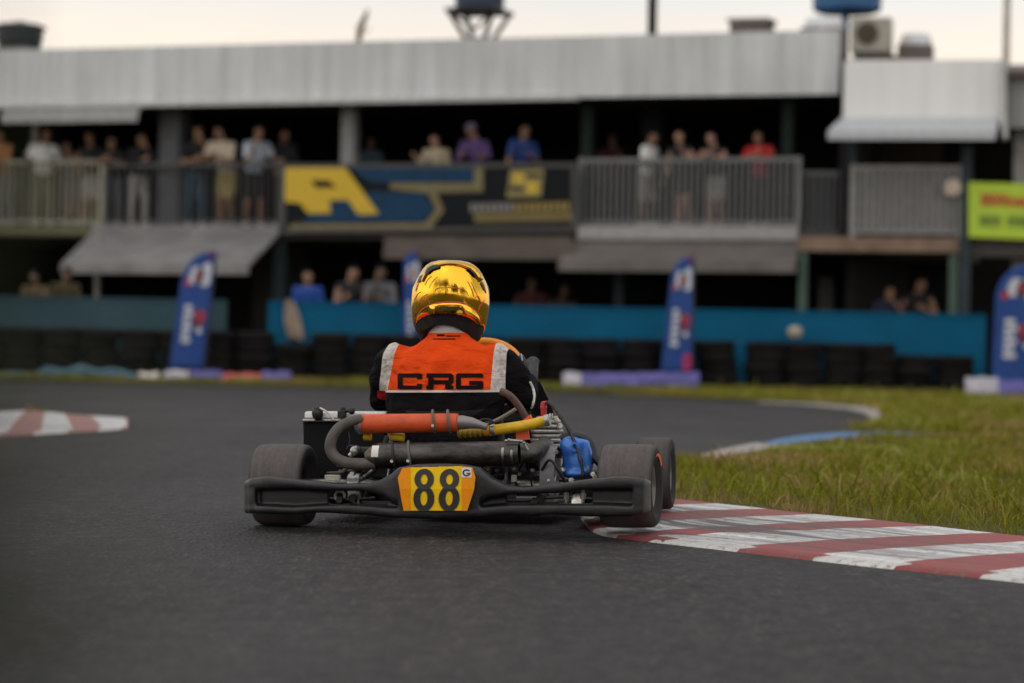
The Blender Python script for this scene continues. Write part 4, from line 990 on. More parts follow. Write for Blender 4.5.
FASC2 = streaky('pale_fascia', (.64, .635, .63), (.73, .725, .72), (.78, .775, .77), 2)
CONC = M('concrete_grey', (.24, .23, .22), .85, var=.3, scale=1.5, dirt=(.10, .095, .09, .6))
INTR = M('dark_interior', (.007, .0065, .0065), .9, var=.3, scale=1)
GRN = M('dark_green_paint', (.010, .018, .014), .7, spec=.15); SLATE = M('slate_paint', (.030, .042, .05), .7, spec=.2)
AWN = streaky('grey_awning', (.13, .127, .127), (.18, .175, .175), (.23, .226, .226), 2)
AWN2 = streaky('tan_awning', (.06, .047, .038), (.085, .066, .054), (.11, .088, .073), 2)
GALV = M('galvanised_rail', (.15, .152, .152), .5, .3, var=.2, scale=12)
OLIVE = M('olive_rail', (.24, .235, .18), .6, var=.2)
bld = empty('grandstand_building', 'long two-storey trackside building with grey metal fascia and dark open balcony', 'building', BM)
sA, sB = S(-60), S(841)
s = MB(); rg = []
n_ = 220
for i in range(n_ + 1):
    x = sA + (sB - sA) * i / n_; y = -.30 - (.025 if i % 4 < 2 else 0); rg.append([(x, y, 5.03 - .05 * i / n_), (x, y, 6.05), (x, y + .06, 6.05), (x, y + .06, 5.03 - .05 * i / n_)])
s.loft(rg); s.build('fascia', FASC, bld, smooth=False)
s = MB(); s.bb((sA, -.5, 4.94), (S(583), -.28, 5.02)); s.build('gutter', M('gutter', (.45, .45, .45), .5), bld)
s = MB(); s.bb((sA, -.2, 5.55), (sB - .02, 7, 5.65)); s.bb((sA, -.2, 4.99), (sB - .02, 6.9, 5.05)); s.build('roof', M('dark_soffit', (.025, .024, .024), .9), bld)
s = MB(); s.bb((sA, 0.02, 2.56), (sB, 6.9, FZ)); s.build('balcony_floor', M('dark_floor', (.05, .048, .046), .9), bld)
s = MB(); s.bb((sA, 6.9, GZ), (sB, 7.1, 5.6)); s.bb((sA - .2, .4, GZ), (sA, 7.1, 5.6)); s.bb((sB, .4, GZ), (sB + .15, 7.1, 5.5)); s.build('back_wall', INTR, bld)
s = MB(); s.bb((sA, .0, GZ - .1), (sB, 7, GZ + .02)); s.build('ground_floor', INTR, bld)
for a_, b_ in ((225, 277), (830, 838)):
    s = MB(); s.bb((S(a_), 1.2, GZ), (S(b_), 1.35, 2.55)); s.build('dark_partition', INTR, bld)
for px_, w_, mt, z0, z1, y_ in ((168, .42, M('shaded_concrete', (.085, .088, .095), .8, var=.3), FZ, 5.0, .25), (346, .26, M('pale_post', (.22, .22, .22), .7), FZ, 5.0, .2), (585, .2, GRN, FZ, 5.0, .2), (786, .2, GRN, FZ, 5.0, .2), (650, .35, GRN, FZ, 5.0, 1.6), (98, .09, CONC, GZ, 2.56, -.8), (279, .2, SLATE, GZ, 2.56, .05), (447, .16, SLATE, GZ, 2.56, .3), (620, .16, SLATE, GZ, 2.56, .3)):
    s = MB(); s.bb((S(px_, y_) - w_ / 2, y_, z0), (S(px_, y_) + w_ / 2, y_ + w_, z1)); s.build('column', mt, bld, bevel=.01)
s = MB(); s.bb((S(30, .6), .6, FZ), (S(30, .6) + .12, .72, 5)); s.build('column', OLIVE, bld); 
# awnings on the front of the building
def awning(x0, x1, d0, z0, d1, z1, mt, t=.05, trim=0, label=None):
    s = MB(); a, b_, c, d = V((S(x0[0], d0), d0, z0)), V((S(x0[1], d0), d0, z0)), V((S(x1[1], d1), d1, z1)), V((S(x1[0], d1), d1, z1))
    s.prism([a, b_, c, d], (0, 0, t)); s.bb(d + V((0, -.03, -.12)), c + V((0, .02, .05))); o_ = s.build('awning', mt, bld, smooth=False)
    if label: o_['label'] = label
    return o_
awning((95, 282), (62, 250), -.02, 2.66, -1.9, 1.97, AWN, label='wide grey awning at the left end')
awning((385, 572), (385, 575), -.02, 2.60, -.8, 2.30, AWN2, label='tan awning under the dark banner')
awning((576, 800), (560, 797), -.02, 2.50, -1.2, 2.10, streaky('brown_grey_awning', (.09, .08, .075), (.125, .11, .10), (.16, .142, .13), 2), label='grey brown awning under the right balcony')
awning((5, 142), (0, 136), -.32, 4.98, -.55, 4.78, M('pale_trim', (.30, .30, .295), .6), label='short pale awning under the fascia')
s = MB(); s.bb((S(580), -.12, 2.56), (S(800), .02, 2.80)); s.build('slab_edge', M('pale_slab', (.29, .285, .28), .8, dirt=(.2, .19, .18, .6)), bld)
s = MB(); s.bb((S(95), -.12, 2.62), (S(282), .02, 2.80)); s.build('slab_edge', AWN, bld)
s = MB(); s.bb((S(-60), -.12, 2.60), (S(94), .02, 2.79)); s.build('slab_edge', M('olive_slab', (.10, .10, .055), .9), bld)  # olive slab edge, greener than the other two

def railing(name, label, fr, x0, x1, y, zb, zt, mt, gap=.105, par=None, posts=(), barw=.028):
    o_ = empty(name, label, 'railing', BM if fr is None else fr, 'balcony railings of the trackside buildings')
    s = MB(); s.bb((x0, y - .03, zt - .07), (x1, y + .03, zt)); s.build('top_rail', mt, o_)
    s = MB(); s.bb((x0, y - .02, zb + .06), (x1, y + .02, zb + .11)); s.build('bottom_rail', mt, o_)
    s = MB(); n = int((x1 - x0) / gap)
    for i in range(n):
        x = x0 + (i + .5) * (x1 - x0) / n; s.bb((x - barw, y - .012, zb + .11), (x + barw, y + .012, zt - .07))
    q = s.build('balusters', mt, o_); q['kind'] = 'stuff'
    for x in posts or (x0 + .03, x1 - .03):
        s = MB(); s.bb((x - .045, y - .045, zb), (x + .045, y + .045, zt + .012)); s.build('post', mt, o_)
    return o_
railing('balcony_railing', 'olive tinted balcony railing of upright bars at the far left end', None, S(-60), S(101), .10, FZ, 4.02, OLIVE, .13, barw=.016)
railing('balcony_railing', 'dark thin balcony railing in front of the group in dark shirts, left of the banner', None, S(102), S(280), .10, FZ, 3.95, M('dark_rail', (.05, .05, .052), .5), .14, barw=.012)
railing('balcony_railing', 'pale grey balcony railing right of the dark banner, spectators leaning on it', None, S(578), S(798), .10, FZ, 3.97, GALV, .11, barw=.018, posts=[S(x) for x in (579, 797)])

# ------------------------------------------------------------------ painted banner on the balcony
bn = empty('advertising_banner', 'wide dark balcony banner with big yellow letter and blue arrow shapes', 'banner', BM)
def BP(px, py, y=-.16): return BF(px, py, y)
s = MB(); s.prism([BP(283, 167), BP(575, 166.5), BP(575, 228), BP(283, 231)], (0, .05, 0)); s.build('panel', M('banner_dark', (.006, .0085, .010), .7, var=.15, spec=.15), bn, smooth=False)
s = MB(); fw_ = .05
for a_, b_ in (((283, 166), (575, 165)), ((283, 231), (575, 229)), ((284, 166), (284, 231)), ((574.5, 166), (574.5, 229))): s.bar(BP(*a_, -.15), BP(*b_, -.15), .07)
s.build('frame', M('frame_grey', (.06, .056, .054), .6), bn)
def flat(name, poly, mt, off, par=bn, y0=-.16):
    s = MB(); s.prism([BP(x, y, y0 - off) for x, y in poly], (0, .006, 0)); return s.build(name, mt, par, smooth=False)
BY = M('banner_yellow', (.55, .36, .010), .5, var=.08); BBL = M('banner_blue', (.004, .036, .085), .6, var=.2, spec=.2); BTR = M('banner_ochre', (.15, .12, .045), .5); BWT = M('banner_white', (.17, .16, .15), .5)
flat('arrow_border', [(352, 167.8), (483, 167.5), (483, 191.5), (436, 192.5), (444, 210), (430, 229), (290, 230), (290, 224), (425, 223), (436, 209), (428, 193), (390, 189), (390, 183), (474, 183), (474, 168)], BTR, .008)
flat('blue_bar', [(350, 168), (474, 167.8), (474, 182), (372, 182.5)], BBL, .014)
flat('blue_arrow', [(330, 198), (372, 191.5), (424, 193.5), (434, 209), (423, 221.5), (300, 223)], BBL, .014)
flat('big_letter', [(284.5, 167.5), (345, 167.5), (379, 214), (358, 214.5), (348, 200), (329, 200), (331, 213), (308, 213.5), (300, 203), (285, 202)], BY, .022)
flat('letter_opening', [(311, 180.5), (329, 180.5), (336, 187.5), (316, 187.5)], M('banner_dark', (.016, .02, .022)), .03)
flat('small_emblem', [(510.5, 170), (544, 169.5), (541, 196.5), (506.5, 197)], M('emblem_ochre', (.25, .20, .06), .5), .012)
for q_ in ([(514, 174), (523, 174), (523, 183), (514, 183)], [(527, 182), (537, 182), (537, 193), (527, 193)]): flat('emblem_spot', q_, BY, .020)
for q_ in ([(526, 174), (541, 174), (541, 178), (526, 178)], [(509, 187), (524, 187), (524, 191), (509, 191)]): flat('emblem_slot', q_, M('banner_dark', (.016, .02, .022)), .020)
flat('text_band', [(473, 213), (573, 211.5), (573, 221), (475, 222.5)], M('band_ochre', (.13, .095, .02), .5), .012)
for i in range(16):                              # unreadable row of small capitals
    x0 = 470 + i * 6.3; mt = BWT if i < 7 else M('band_yellow', (.22, .155, .03), .5)
    flat('small_capital', [(x0, 203.5 - i * .1), (x0 + 4.6, 203.4 - i * .1), (x0 + 4.6, 212 - i * .1), (x0, 212.1 - i * .1)], mt, .016)

# ------------------------------------------------------------------ annexe on the right
N0, N1 = at(842, 200, 45.6), at(1004, 200, 45.0); nx = (N1 - N0); nx.z = 0; nx.normalize()
NM = Matrix(((nx.x, -nx.y, 0, N0.x), (nx.y, nx.x, 0, N0.y), (0, 0, 1, 0), (0, 0, 0, 1))); NF = Frame(NM)
ann = empty('annexe_building', 'smaller building at the right end with a smooth pale fascia and metal canopy', 'building', NM)
def NX(px, y=0, py=200): return NF(px, py, y).x
x0, x1 = NX(842), NX(1003)
s = MB(); s.bb((x0, -.10, 4.46), (x1, .05, 5.50)); s.build('fascia', FASC2, ann, bevel=.01)
s = MB(); s.prism([(NX(843) - .05, -.1, 4.50), (x1 - .1, -.1, 4.50), (NX(998), -.75, 4.24), (NX(832), -.75, 4.24)], (0, 0, .05)); s.bb((NX(832), -.77, 4.14), (NX(997), -.73, 4.27)); s.build('canopy', M('zinc_canopy', (.42, .44, .46), .45, .2, var=.12), ann, smooth=False)
s = MB(); s.bb((x0, .06, 5.25), (x1 + 2.5, 6, 5.35)); s.prism([(x0 + .3, 2.5, 5.35), (x0 + 2.2, 2.5, 5.35), (x0 + .3, 2.5, 5.95)], (0, 3, 0)); s.build('roof', M('brown_roof', (.13, .095, .08), .8), ann)
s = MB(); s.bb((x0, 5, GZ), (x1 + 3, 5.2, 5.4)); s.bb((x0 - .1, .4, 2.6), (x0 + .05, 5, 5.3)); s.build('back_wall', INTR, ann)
s = MB(); s.bb((x0 + .35, 2.2, FZ), (NX(940, 2.2), 2.35, 4.6)); s.build('inner_wall', M('brown_wall', (.045, .033, .027), .9), ann)
s = MB(); s.bb((NX(799), .02, 2.36), (NX(960), 5, 2.60)); s.build('balcony_floor', M('brown_beam', (.20, .135, .095), .8, var=.3, scale=3), ann)
s = MB(); s.bb((NX(961), -.06, GZ), (NX(961) + .17, .12, 4.1)); s.build('column', SLATE, ann)
for px_ in (799, 950): s = MB(); s.bb((NX(px_), .1, GZ), (NX(px_) + .14, .24, 2.36)); s.build('column', M('mint_paint', (.06, .11, .082), .6), ann)
s = MB(); s.bb((NX(848, .2), .2, 2.6), (NX(848, .2) + .12, .32, 4.3)); s.build('column', SLATE, ann)
s = MB(); s.bb((NX(820, 2), 2, GZ), (NX(835, 2), 2.1, 2.0)); s.build('door', M('dull_door', (.07, .07, .072), .7), ann)
railing('balcony_railing', 'dense grey railing on the lower right balcony under the zinc canopy', NM, NX(851), NX(962), .05, 2.60, 3.78, M('grey_rail', (.25, .245, .24), .6), .115, barw=.036)
railing('balcony_railing', 'short dark railing set back between the two balconies', NM, NX(799, .9), NX(850, .9), .9, 2.66, 3.74, M('slate_rail', (.10, .105, .11), .6), .115, barw=.026)
thr = empty('side_building', 'grey building edge cut off by the right side of the picture', 'building', NM)
s = MB(); s.bb((NX(1004.5), .3, 4.42), (NX(1004.5) + 3, .45, 5.46)); s.build('fascia', streaky('grey_fascia', (.24, .24, .245), (.30, .30, .305), (.35, .35, .35)), thr)
s = MB(); s.bb((NX(1011), .6, GZ), (NX(1011) + 3, .8, 4.40)); s.build('wall', CONC, thr)
s = MB(); s.bb((NX(963), .10, 2.30), (NX(1040), .6, 2.62)); s.build('floor_beam', M('dark_beam', (.06, .052, .05), .8), thr)
dp = MB(); dp.tube([NF(1003.5, 60, -.2), NF(1003.5, 124, -.2), NF(1005.5, 139, -.35)], .05, 10); o = dp.build('downpipe', M('pale_pipe', (.42, .42, .41), .6), None); o.matrix_world = NM; tag(o, 'pale downpipe at the right edge of the smooth fascia', 'pipe')
# lime sign with red and dark unreadable lettering
sg = empty('lime_sign', 'bright lime green sign with red heading and dark second line', 'sign', NM)
def NP(px, py, y=-.12): return NF(px, py, y)
s = MB(); s.prism([NP(968.5, 182), NP(1062, 185), NP(1062, 241), NP(968.5, 237)], (0, .06, 0)); s.build('panel', M('lime', (.40, .55, .03), .5, var=.08), sg, smooth=False)
rr = random.Random(12)
RL, DL = M('sign_red', (.50, .05, .02), .5), M('sign_dark', (.09, .15, .02), .5)
x = 981.0
for i in range(11):
    w_ = rr.choice((5, 6, 7)); h = 13 if i < 4 else rr.choice((9, 9, 12)); y1 = 206 + (x - 980) * .02
    for q_ in ((x, y1 - h, x + 2.2, y1), (x + w_ - 2.4, y1 - h, x + w_ - .4, y1), (x, y1 - h * .6, x + w_ - 1, y1 - h * .35)):
        s = MB(); s.prism([NP(q_[0], q_[1], -.13), NP(q_[2], q_[1], -.13), NP(q_[2], q_[3], -.13), NP(q_[0], q_[3], -.13)], (0, .006, 0)); s.build('red_stroke', RL, sg, smooth=False)
    x += w_ + .6
x = 980.0
for i in range(12):
    if i == 4: x += 6; 
    w_ = rr.choice((4, 5)); y1 = 226 + (x - 980) * .02
    for q_ in ((x, y1 - 12, x + 1.6, y1), (x + w_ - 1.4, y1 - 9, x + w_, y1), (x, y1 - 7.5, x + w_, y1 - 5.5)):
        s = MB(); s.prism([NP(q_[0], q_[1], -.13), NP(q_[2], q_[1], -.13), NP(q_[2], q_[3], -.13), NP(q_[0], q_[3], -.13)], (0, .006, 0)); s.build('dark_stroke', DL, sg, smooth=False)
    x += w_ + 1
bo = MB(); q = NF(953, 188, -.05); bo.lathe([(.02, -.05), (.12, -.045), (.15, 0), (.12, .04), (.02, .045)], q, (0, -1, .1), 20); bo.cyl(q + V((0, .02, .0)), q + V((0, .08, .16)), .02); o = bo.build('round_lamp', M('cream_lamp', (.50, .40, .33), .6), None); o.matrix_world = NM; tag(o, 'round cream lamp fixed on the dense grey right railing', 'lamp')

# ------------------------------------------------------------------ on the roof
WTR = M('tank_dark', (.020, .026, .032), .5); 
def roof_at(px, py, y): return BF(px, py, y)
t = empty('water_tank', 'dark lidded water tank at the left end of the roof', 'water tank', BM)
c = BF(19, 48, 2.0); s = MB(); s.lathe([(.40, -.02), (.44, .1), (.47, .35), (.47, .37)], (c.x, c.y, c.z), (0, 0, 1), 32); s.build('body', WTR, t)
s = MB(); s.lathe([(.51, .37), (.52, .41), (.40, .46), (.12, .50), (.1, .52)], (c.x, c.y, c.z), (0, 0, 1), 32); s.build('lid', WTR, t)
s = MB(); s.box((c.x, c.y, (5.65 + c.z - .03) / 2), (.9, .9, c.z - .03 - 5.65)); s.build('stand', CONC, t)
t = empty('roof_tank', 'dark blue tank raised on splayed black legs over the middle roof', 'water tank', BM)
c = BF(479, 37, 1.2); zb_ = c.z; zt_2 = BF(479, 10, 1.2).z; zc = BF(479, -14, 1.2).z
s = MB(); s.lathe([(.40, zt_2), (.44, zt_2 + .03), (.45, (zt_2 + zc) / 2), (.43, zc)], (c.x, c.y, 0), (0, 0, 1), 28); s.build('body', M('navy_tank', (.008, .024, .055), .5), t)
s = MB(); s.bb((c.x - .48, c.y - .48, zt_2 - .07), (c.x + .48, c.y + .48, zt_2 - .001)); s.build('platform', DARK, t)
for a_, b_ in ((-1, -1), (1, -1), (-1, 1), (1, 1)):
    s = MB(); s.bar((c.x + a_ * .42, c.y + b_ * .42, zt_2 - .06), (c.x + a_ * .18, c.y + b_ * .18, zb_ - .06), .07); s.build('leg', DARK, t)
s = MB(); s.bar((c.x - .4, c.y - .42, zt_2 - .08), (c.x, c.y - .18, zb_ + .12), .04); s.bar((c.x + .4, c.y - .42, zt_2 - .08), (c.x, c.y - .18, zb_ + .12), .04); s.build('brace', DARK, t)
s = MB(); s.bb((c.x - .22, c.y - .22, 5.65), (c.x + .22, c.y + .22, zb_ - .02)); s.build('pedestal', CONC, t)
c = BF(652, 36, 1.0); s = MB(); s.cyl((c.x, c.y, 5.64), (c.x, c.y, c.z + 1.6), .085); s.box((c.x, c.y, 5.68), (.4, .4, .05)); o = s.build('roof_post', DARK, None); o.matrix_world = BM; tag(o, 'plain black post rising from the roof right of the raised tank', 'post')
t = empty('satellite_dish', 'yellowish satellite dish seen nearly edge on, left part of the roof', 'satellite dish', BM)
c = BF(358, 26, 1.0); s = MB(); s.lathe([(.005, .0), (.12, .012), (.22, .04), (.36, .085), (.365, .08), (.22, .03), (.005, -.012)], c, (.90, .33, -.30), 28, closed=False); s.build('reflector', M('dish_ochre', (.26, .20, .10), .6), t)
s = MB(); s.tube([c + V((-.02, 0, 0)), c + V((.05, 0, -.14)), V((c.x + .06, c.y, 5.64))], .025, 8); s.build('mast', DARK, t)
s = MB(); s.tube([c + V((.02, 0, -.2)), c + V((.30, -.1, -.06))], .012, 6); s.build('feed_arm', DARK, t)
t = empty('rooftop_box', 'small brown ventilation box low on the roof right of the black post', 'vent box', BM)
c = BF(748, 25, .8); s = MB(); s.bb((c.x - .33, c.y, 5.64), (c.x + .33, c.y + .5, c.z + .06)); s.build('casing', M('vent_brown', (.14, .11, .10), .8), t)
s = MB(); s.bb((c.x - .37, c.y - .04, c.z + .06), (c.x + .37, c.y + .54, c.z + .12)); s.build('lid', M('vent_lid', (.22, .19, .17), .8), t)
# roof of the annexe
t = empty('blue_tank', 'large bright blue water tank on a blue post above the right building', 'water tank', NM)
c = NF(847, 12, 3.0); zz = NF(847, -16, 3).z
s = MB(); s.lathe([(.50, c.z - .02), (.60, c.z + .03), (.62, zz)], (c.x, c.y, 0), (0, 0, 1), 32); s.build('body', M('tank_blue', (.010, .085, .22), .45), t)
s = MB(); s.cyl((c.x - .03, c.y, 5.34), (c.x - .03, c.y, c.z - .02), .07); s.build('post', M('tank_blue', (.01, .08, .22)), t)
t = empty('air_conditioner', 'beige air conditioning unit with dark fan opening on the right roof', 'air conditioner', NM)
a_, b_ = NF(850, 52, 1.5), NF(891, 17, 1.5); s = MB(); s.bb((a_.x, 1.5, a_.z), (b_.x, 1.95, b_.z)); ac = s.build('casing', M('ac_beige', (.33, .31, .26), .6, var=.15), t, bevel=.015)
s = MB(); c = NF(867, 33, 1.47); s.cyl((c.x, 1.47, c.z), (c.x, 1.51, c.z), .19, 24); s.build('fan_opening', M('fan_brown', (.05, .04, .02), .7), t)
s = MB(); s.bb((a_.x + .05, 1.55, 5.34), (b_.x - .05, 1.9, a_.z - .002)); s.build('stand', M('stand_brown', (.10, .08, .07), .8), t)
for x0_, x1_, y0_, y1_, lb in ((800, 841, 12, 27, 'white rounded skylight dome at the right end of the long roof'), (897, 930, 29, 43, 'white rounded skylight dome beyond the beige air conditioner')):
    fr_ = NM; a_, b_ = NF(x0_, y1_, 1.8), NF(x1_, y0_, 1.8); s = MB(); cx_, hw = (a_.x + b_.x) / 2, (b_.x - a_.x) / 2
    s.lathe([(hw, 0), (hw, .05), (hw * .95, .13), (hw * .8, .2), (hw * .5, b_.z - a_.z - .02), (hw * .1, b_.z - a_.z)], (cx_, 2.3, a_.z), (0, 0, 1), 28)
    t = empty('skylight', lb, 'skylight', NM); s.build('dome', M('dome_white', (.62, .63, .65), .5), t)
    q = MB(); q.bb((cx_ - hw * 1.05, 2.3 - hw * 1.05, 5.345 if x0_ > 850 else 5.66), (cx_ + hw * 1.05, 2.3 + hw, a_.z - .002)); q.build('curb', M('vent_brown', (.14, .11, .10)), t)
s = MB(); c = NF(1006, 60, .8); s.tube([(c.x, .8, 5.34), (c.x, .8, 6.2), (c.x + .02, .8, 8.0)], [.065, .06, .05], 12); s.lathe([(.12, 5.34), (.12, 5.40), (.07, 5.42)], (c.x, .8, 0), (0, 0, 1), 12); o = s.build('lamp_mast', M('mast_beige', (.40, .36, .31), .6), None); o.matrix_world = NM; tag(o, 'thin pale mast rising past the right end of the roofs', 'mast')

# ------------------------------------------------------------------ blue barrier wall and the tyres in front
TEAL = M('teal_board', (.002, .092, .185), .7, var=.15, scale=1.2, dirt=(.012, .07, .10, .5), spec=.12)
TEAL2 = M('teal_board_dull', (.02, .06, .078), .8, var=.2, scale=1.2)
def wall_piece(x0, x1, mt, lb):
    Y = 44.6; a_, b_ = at(x0, 320, Y).x, at(x1, 320, Y).x; o_ = empty('barrier_wall', lb, 'wall', place((a_, Y, 0)))
    s = MB(); s.bb((0, 0, .15), (b_ - a_, .10, 1.30)); s.build('board', mt, o_, smooth=False)
    s = MB(); s.bb((0, -.02, 1.30), (b_ - a_, .12, 1.345)); s.build('cap_rail', mt, o_)
    n = max(2, int((b_ - a_) / 2.4))
    for i in range(n + 1):
        x = .05 + (b_ - a_ - .1) * i / n; s = MB(); s.bb((x - .05, .10, .1), (x + .05, .2, 1.33)); s.build('post', SLATE, o_)
wall_piece(-70, 226, TEAL2, 'dull teal barrier wall at the left, behind the left flag')
wall_piece(268, 986, TEAL, 'long bright teal barrier wall behind the kart')
tm = M('barrier_tyre', (.008, .0075, .0074), .85, var=.4, scale=3, spec=.12); 
t0 = empty('stacked_tyre', 'worn black tyre lying in the tyre barrier below the teal wall', 'tyre', None, 'tyres stacked along the barrier')
s = MB(); s.lathe([(.17, -.06), (.19, -.085), (.27, -.088), (.300, -.078), (.313, -.05), (.316, 0), (.313, .05), (.300, .078), (.27, .088), (.19, .085), (.17, .06)], (0, 0, 0), (0, 0, 1), 26, closed=True); s.build('carcass', tm, t0)
rr = random.Random(5); first = True; YT = 43.9
px_ = -14.0
while px_ < 990:
    if 968 < px_: break
    n = 4 if rr.random() < .9 else 3
    if px_ > 900: n = 3
    if 750 < px_ < 762: px_ += 10
    for k in range(n):
        if first: t = t0; first = False
        else:
            t = t0.copy(); COL.objects.link(t)
            for ch in t0.children: c = ch.copy(); COL.objects.link(c); c.parent = t
        p_ = at(px_, 350, YT + rr.uniform(-.05, .05)); t.location = (p_.x + rr.uniform(-.03, .03), p_.y, .155 + .085 + k * .170); t.rotation_euler = (rr.uniform(-.03, .03), rr.uniform(-.03, .03), rr.uniform(0, 6))
    px_ += 38.3 + rr.uniform(-1.5, 1.5)
# cloth and lamp hung on the wall
s = MB(); rg = []
for i in range(9):
    f_ = i / 8; z = 1.36 - .62 * f_; w_ = .07 + .07 * math.sin(f_ * 2.4); c = at(289 + 7 * f_, 320, 44.45)
    rg.append([(c.x - w_, 44.5 + .03 * math.sin(i), z), (c.x - w_ * .3, 44.46, z + .02), (c.x + w_ * .4, 44.47 - .02 * math.cos(i * 2), z - .01), (c.x + w_, 44.5, z - .03), (c.x + w_, 44.53, z - .03), (c.x - w_, 44.53, z)])
s.loft(rg); o = s.build('hanging_cloth', M('beige_cloth', (.25, .19, .14), .8), None); tag(o, 'crumpled beige cloth hung on the left end of the bright teal wall', 'cloth')
s = MB(); c = at(795, 332, 44.3); s.lathe([(.02, .0), (.10, .03), (.125, .1), (.10, .17), (.02, .2)], c - V((0, -.05, .1)), (0, -.2, 1), 18); s.cyl(c + V((0, .02, -.05)), c + V((0, .32, -.05)), .02); o = s.build('wall_lamp', M('cream_globe', (.36, .32, .25), .6), None); tag(o, 'small round cream lamp on the teal wall above the right hand tyres', 'lamp')

# ------------------------------------------------------------------ feather flags and low banners on the verge
FB = M('flag_blue', (.005, .045, .215), .7, var=.12, scale=3); FW = M('flag_white', (.48, .50, .56), .6, var=.1); FR_ = M('flag_red', (.32, .02, .035), .6); FD = M('flag_dark', (.03, .015, .03), .6); FP = M('flag_pink', (.40, .02, .12), .6)
def flag(label, xb0, xb1, yb, xt0, xt1, yt, Y, ysh, pink=False):
    """outline given by its foot (xb0..xb1 at yb) and its head (xt0..xt1, top yt, shoulder ysh on the left side)"""
    o_ = empty('feather_flag', label, 'flag', place(at((xb0 + xb1) / 2, yb, Y)), 'feather flags along the barrier'); org_ = o_.matrix_world.translation.copy()
    def W(u, v, off=0):                          # u 0..1 across, v 0..1 up
        y = yb + (yt - yb) * v; l = xb0 + (xt0 - xb0) * v; r = xb1 + (xt1 - xb1) * v
        vs_ = (yb - ysh) / (yb - yt)
        if v > vs_: q = (v - vs_) / (1 - vs_); l = l + (r - l) * .78 * (1 - math.sqrt(max(0, 1 - q * q)))
        p_ = at(l + (r - l) * u, y, Y); p_.y = Y + .05 * math.sin(u * 3 + v * 5) * u - off; return p_ - org_
    s = MB(); nu, nv_ = 8, 26
    s.add([W(i / nu, j / nv_) for j in range(nv_ + 1) for i in range(nu + 1)], [(j * (nu + 1) + i, j * (nu + 1) + i + 1, (j + 1) * (nu + 1) + i + 1, (j + 1) * (nu + 1) + i) for j in range(nv_) for i in range(nu)])
    cl = s.build('cloth', FB, o_); md = cl.modifiers.new('thick', 'SOLIDIFY'); md.thickness = .006; md.offset = 0
    s = MB(); s.tube([W(1.03, 0) + V((0, 0, -.25)), W(1.03, .5), W(1.02, .9), W(.93, 1.0)], .016, 8); s.build('pole', BLACK, o_)
    s = MB(); s.lathe([(.14, 0), (.15, .03), (.1, .06), (.03, .08)], V((W(1.03, 0).x, W(1, 0).y, .155 - org_.z)), (0, 0, 1), 16); s.build('base', BLACK, o_)
    def patch(name, mt, u0, u1, v0, v1, off, rd=1):
        s = MB(); n = 6; top_, = (None,)
        pts_ = []
        for i in range(20):
            w = 2 * math.pi * i / 20; e = .55
            cu = (u0 + u1) / 2 + (u1 - u0) / 2 * math.copysign(abs(math.cos(w)) ** e, math.cos(w)); cv = (v0 + v1) / 2 + (v1 - v0) / 2 * math.copysign(abs(math.sin(w)) ** e, math.sin(w))
            pts_.append(W(cu, cv, off))
        s.prism(pts_, (0, .004, 0)); s.build(name, mt, o_, smooth=False)
    rr_ = random.Random(int(xb0) + 9)
    for i in range(6):                             # a word running up the cloth
        v0 = .22 + i * .056
        patch('letter', FW, .22, .52 - .06 * (i % 2), v0, v0 + .045, .010)
    patch('emblem', FR_, .54, .86, .36, .50, .010); patch('emblem_mark', FD, .60, .74, .33, .42, .014); patch('emblem_mark', FW, .66, .84, .30, .35, .014); patch('emblem_mark', FR_, .66, .92, .43, .48, .016)
    patch('crest', FW, .22, .50, .72, .87, .010); patch('crest', FW, .58, .92, .70, .90, .010); patch('crest', FD, .42, .70, .72, .85, .014); patch('crest', FR_, .44, .62, .76, .82, .018); patch('crest', FR_, .12, .28, .70, .77, .014)
    patch('tip_band', FR_ if not pink else FP, .62, .90, .955, .985, .010)
    if pink: patch('pink_corner', FP, .72, .98, .01, .16, .010)
flag('tall blue feather flag leaning right, in front of the dull teal wall at the left', 169, 203, 369, 185, 216, 251, 43.3, 285)
flag('narrow blue feather flag partly hidden behind the gold helmet', 402, 424, 362, 404, 419, 250, 44.2, 266)
flag('blue feather flag with a pink lower corner, right of the kart', 661, 691, 372, 673, 694, 256, 43.3, 282, True)
flag('blue feather flag cut off by the right side of the picture', 991, 1036, 386, 997, 1044, 262, 42.9, 300)
PUR = M('purple_vinyl', (.085, .075, .27), .6, var=.3, scale=3); PWT = M('pale_vinyl', (.42, .40, .46), .6, var=.2, scale=6); PRD = M('coral_vinyl', (.40, .06, .07), .6); PBL = M('dark_blue_vinyl', (.03, .05, .16), .6)
def low_banner(label, segs, y0, y1, Y):
    o_ = empty('low_banner', label, 'banner', place(at(segs[0][0], y1, Y))); og = o_.matrix_world.translation.copy()
    for a_, b_, mt, nm, t_, b2 in segs:
        s = MB(); rg = []; n = 9
        for i in range(n):
            x = a_ + (b_ - a_) * i / (n - 1); wv = 1.2 * math.sin(x * .35)
            tp, bt = at(x, y0 + t_ + wv * .6, Y) - og, at(x, y1 - b2, Y) - og
            rg.append([tp + V((0, .10, 0)), tp + V((0, .03, .01)), (tp + bt) / 2 + V((0, -.06 - .02 * math.sin(x), 0)), bt + V((0, -.05, 0)), bt + V((0, .16, 0))])
        s.loft(rg); s.build(nm, mt, o_)
low_banner('low purple and coral banner lying on the verge beside the left flag', [(190, 222, PUR, 'purple_panel', 0, 0), (222.5, 262, PRD, 'coral_panel', 3, 0), (262.5, 291, PUR, 'purple_panel', 1, 0)], 371, 386, 43.0)
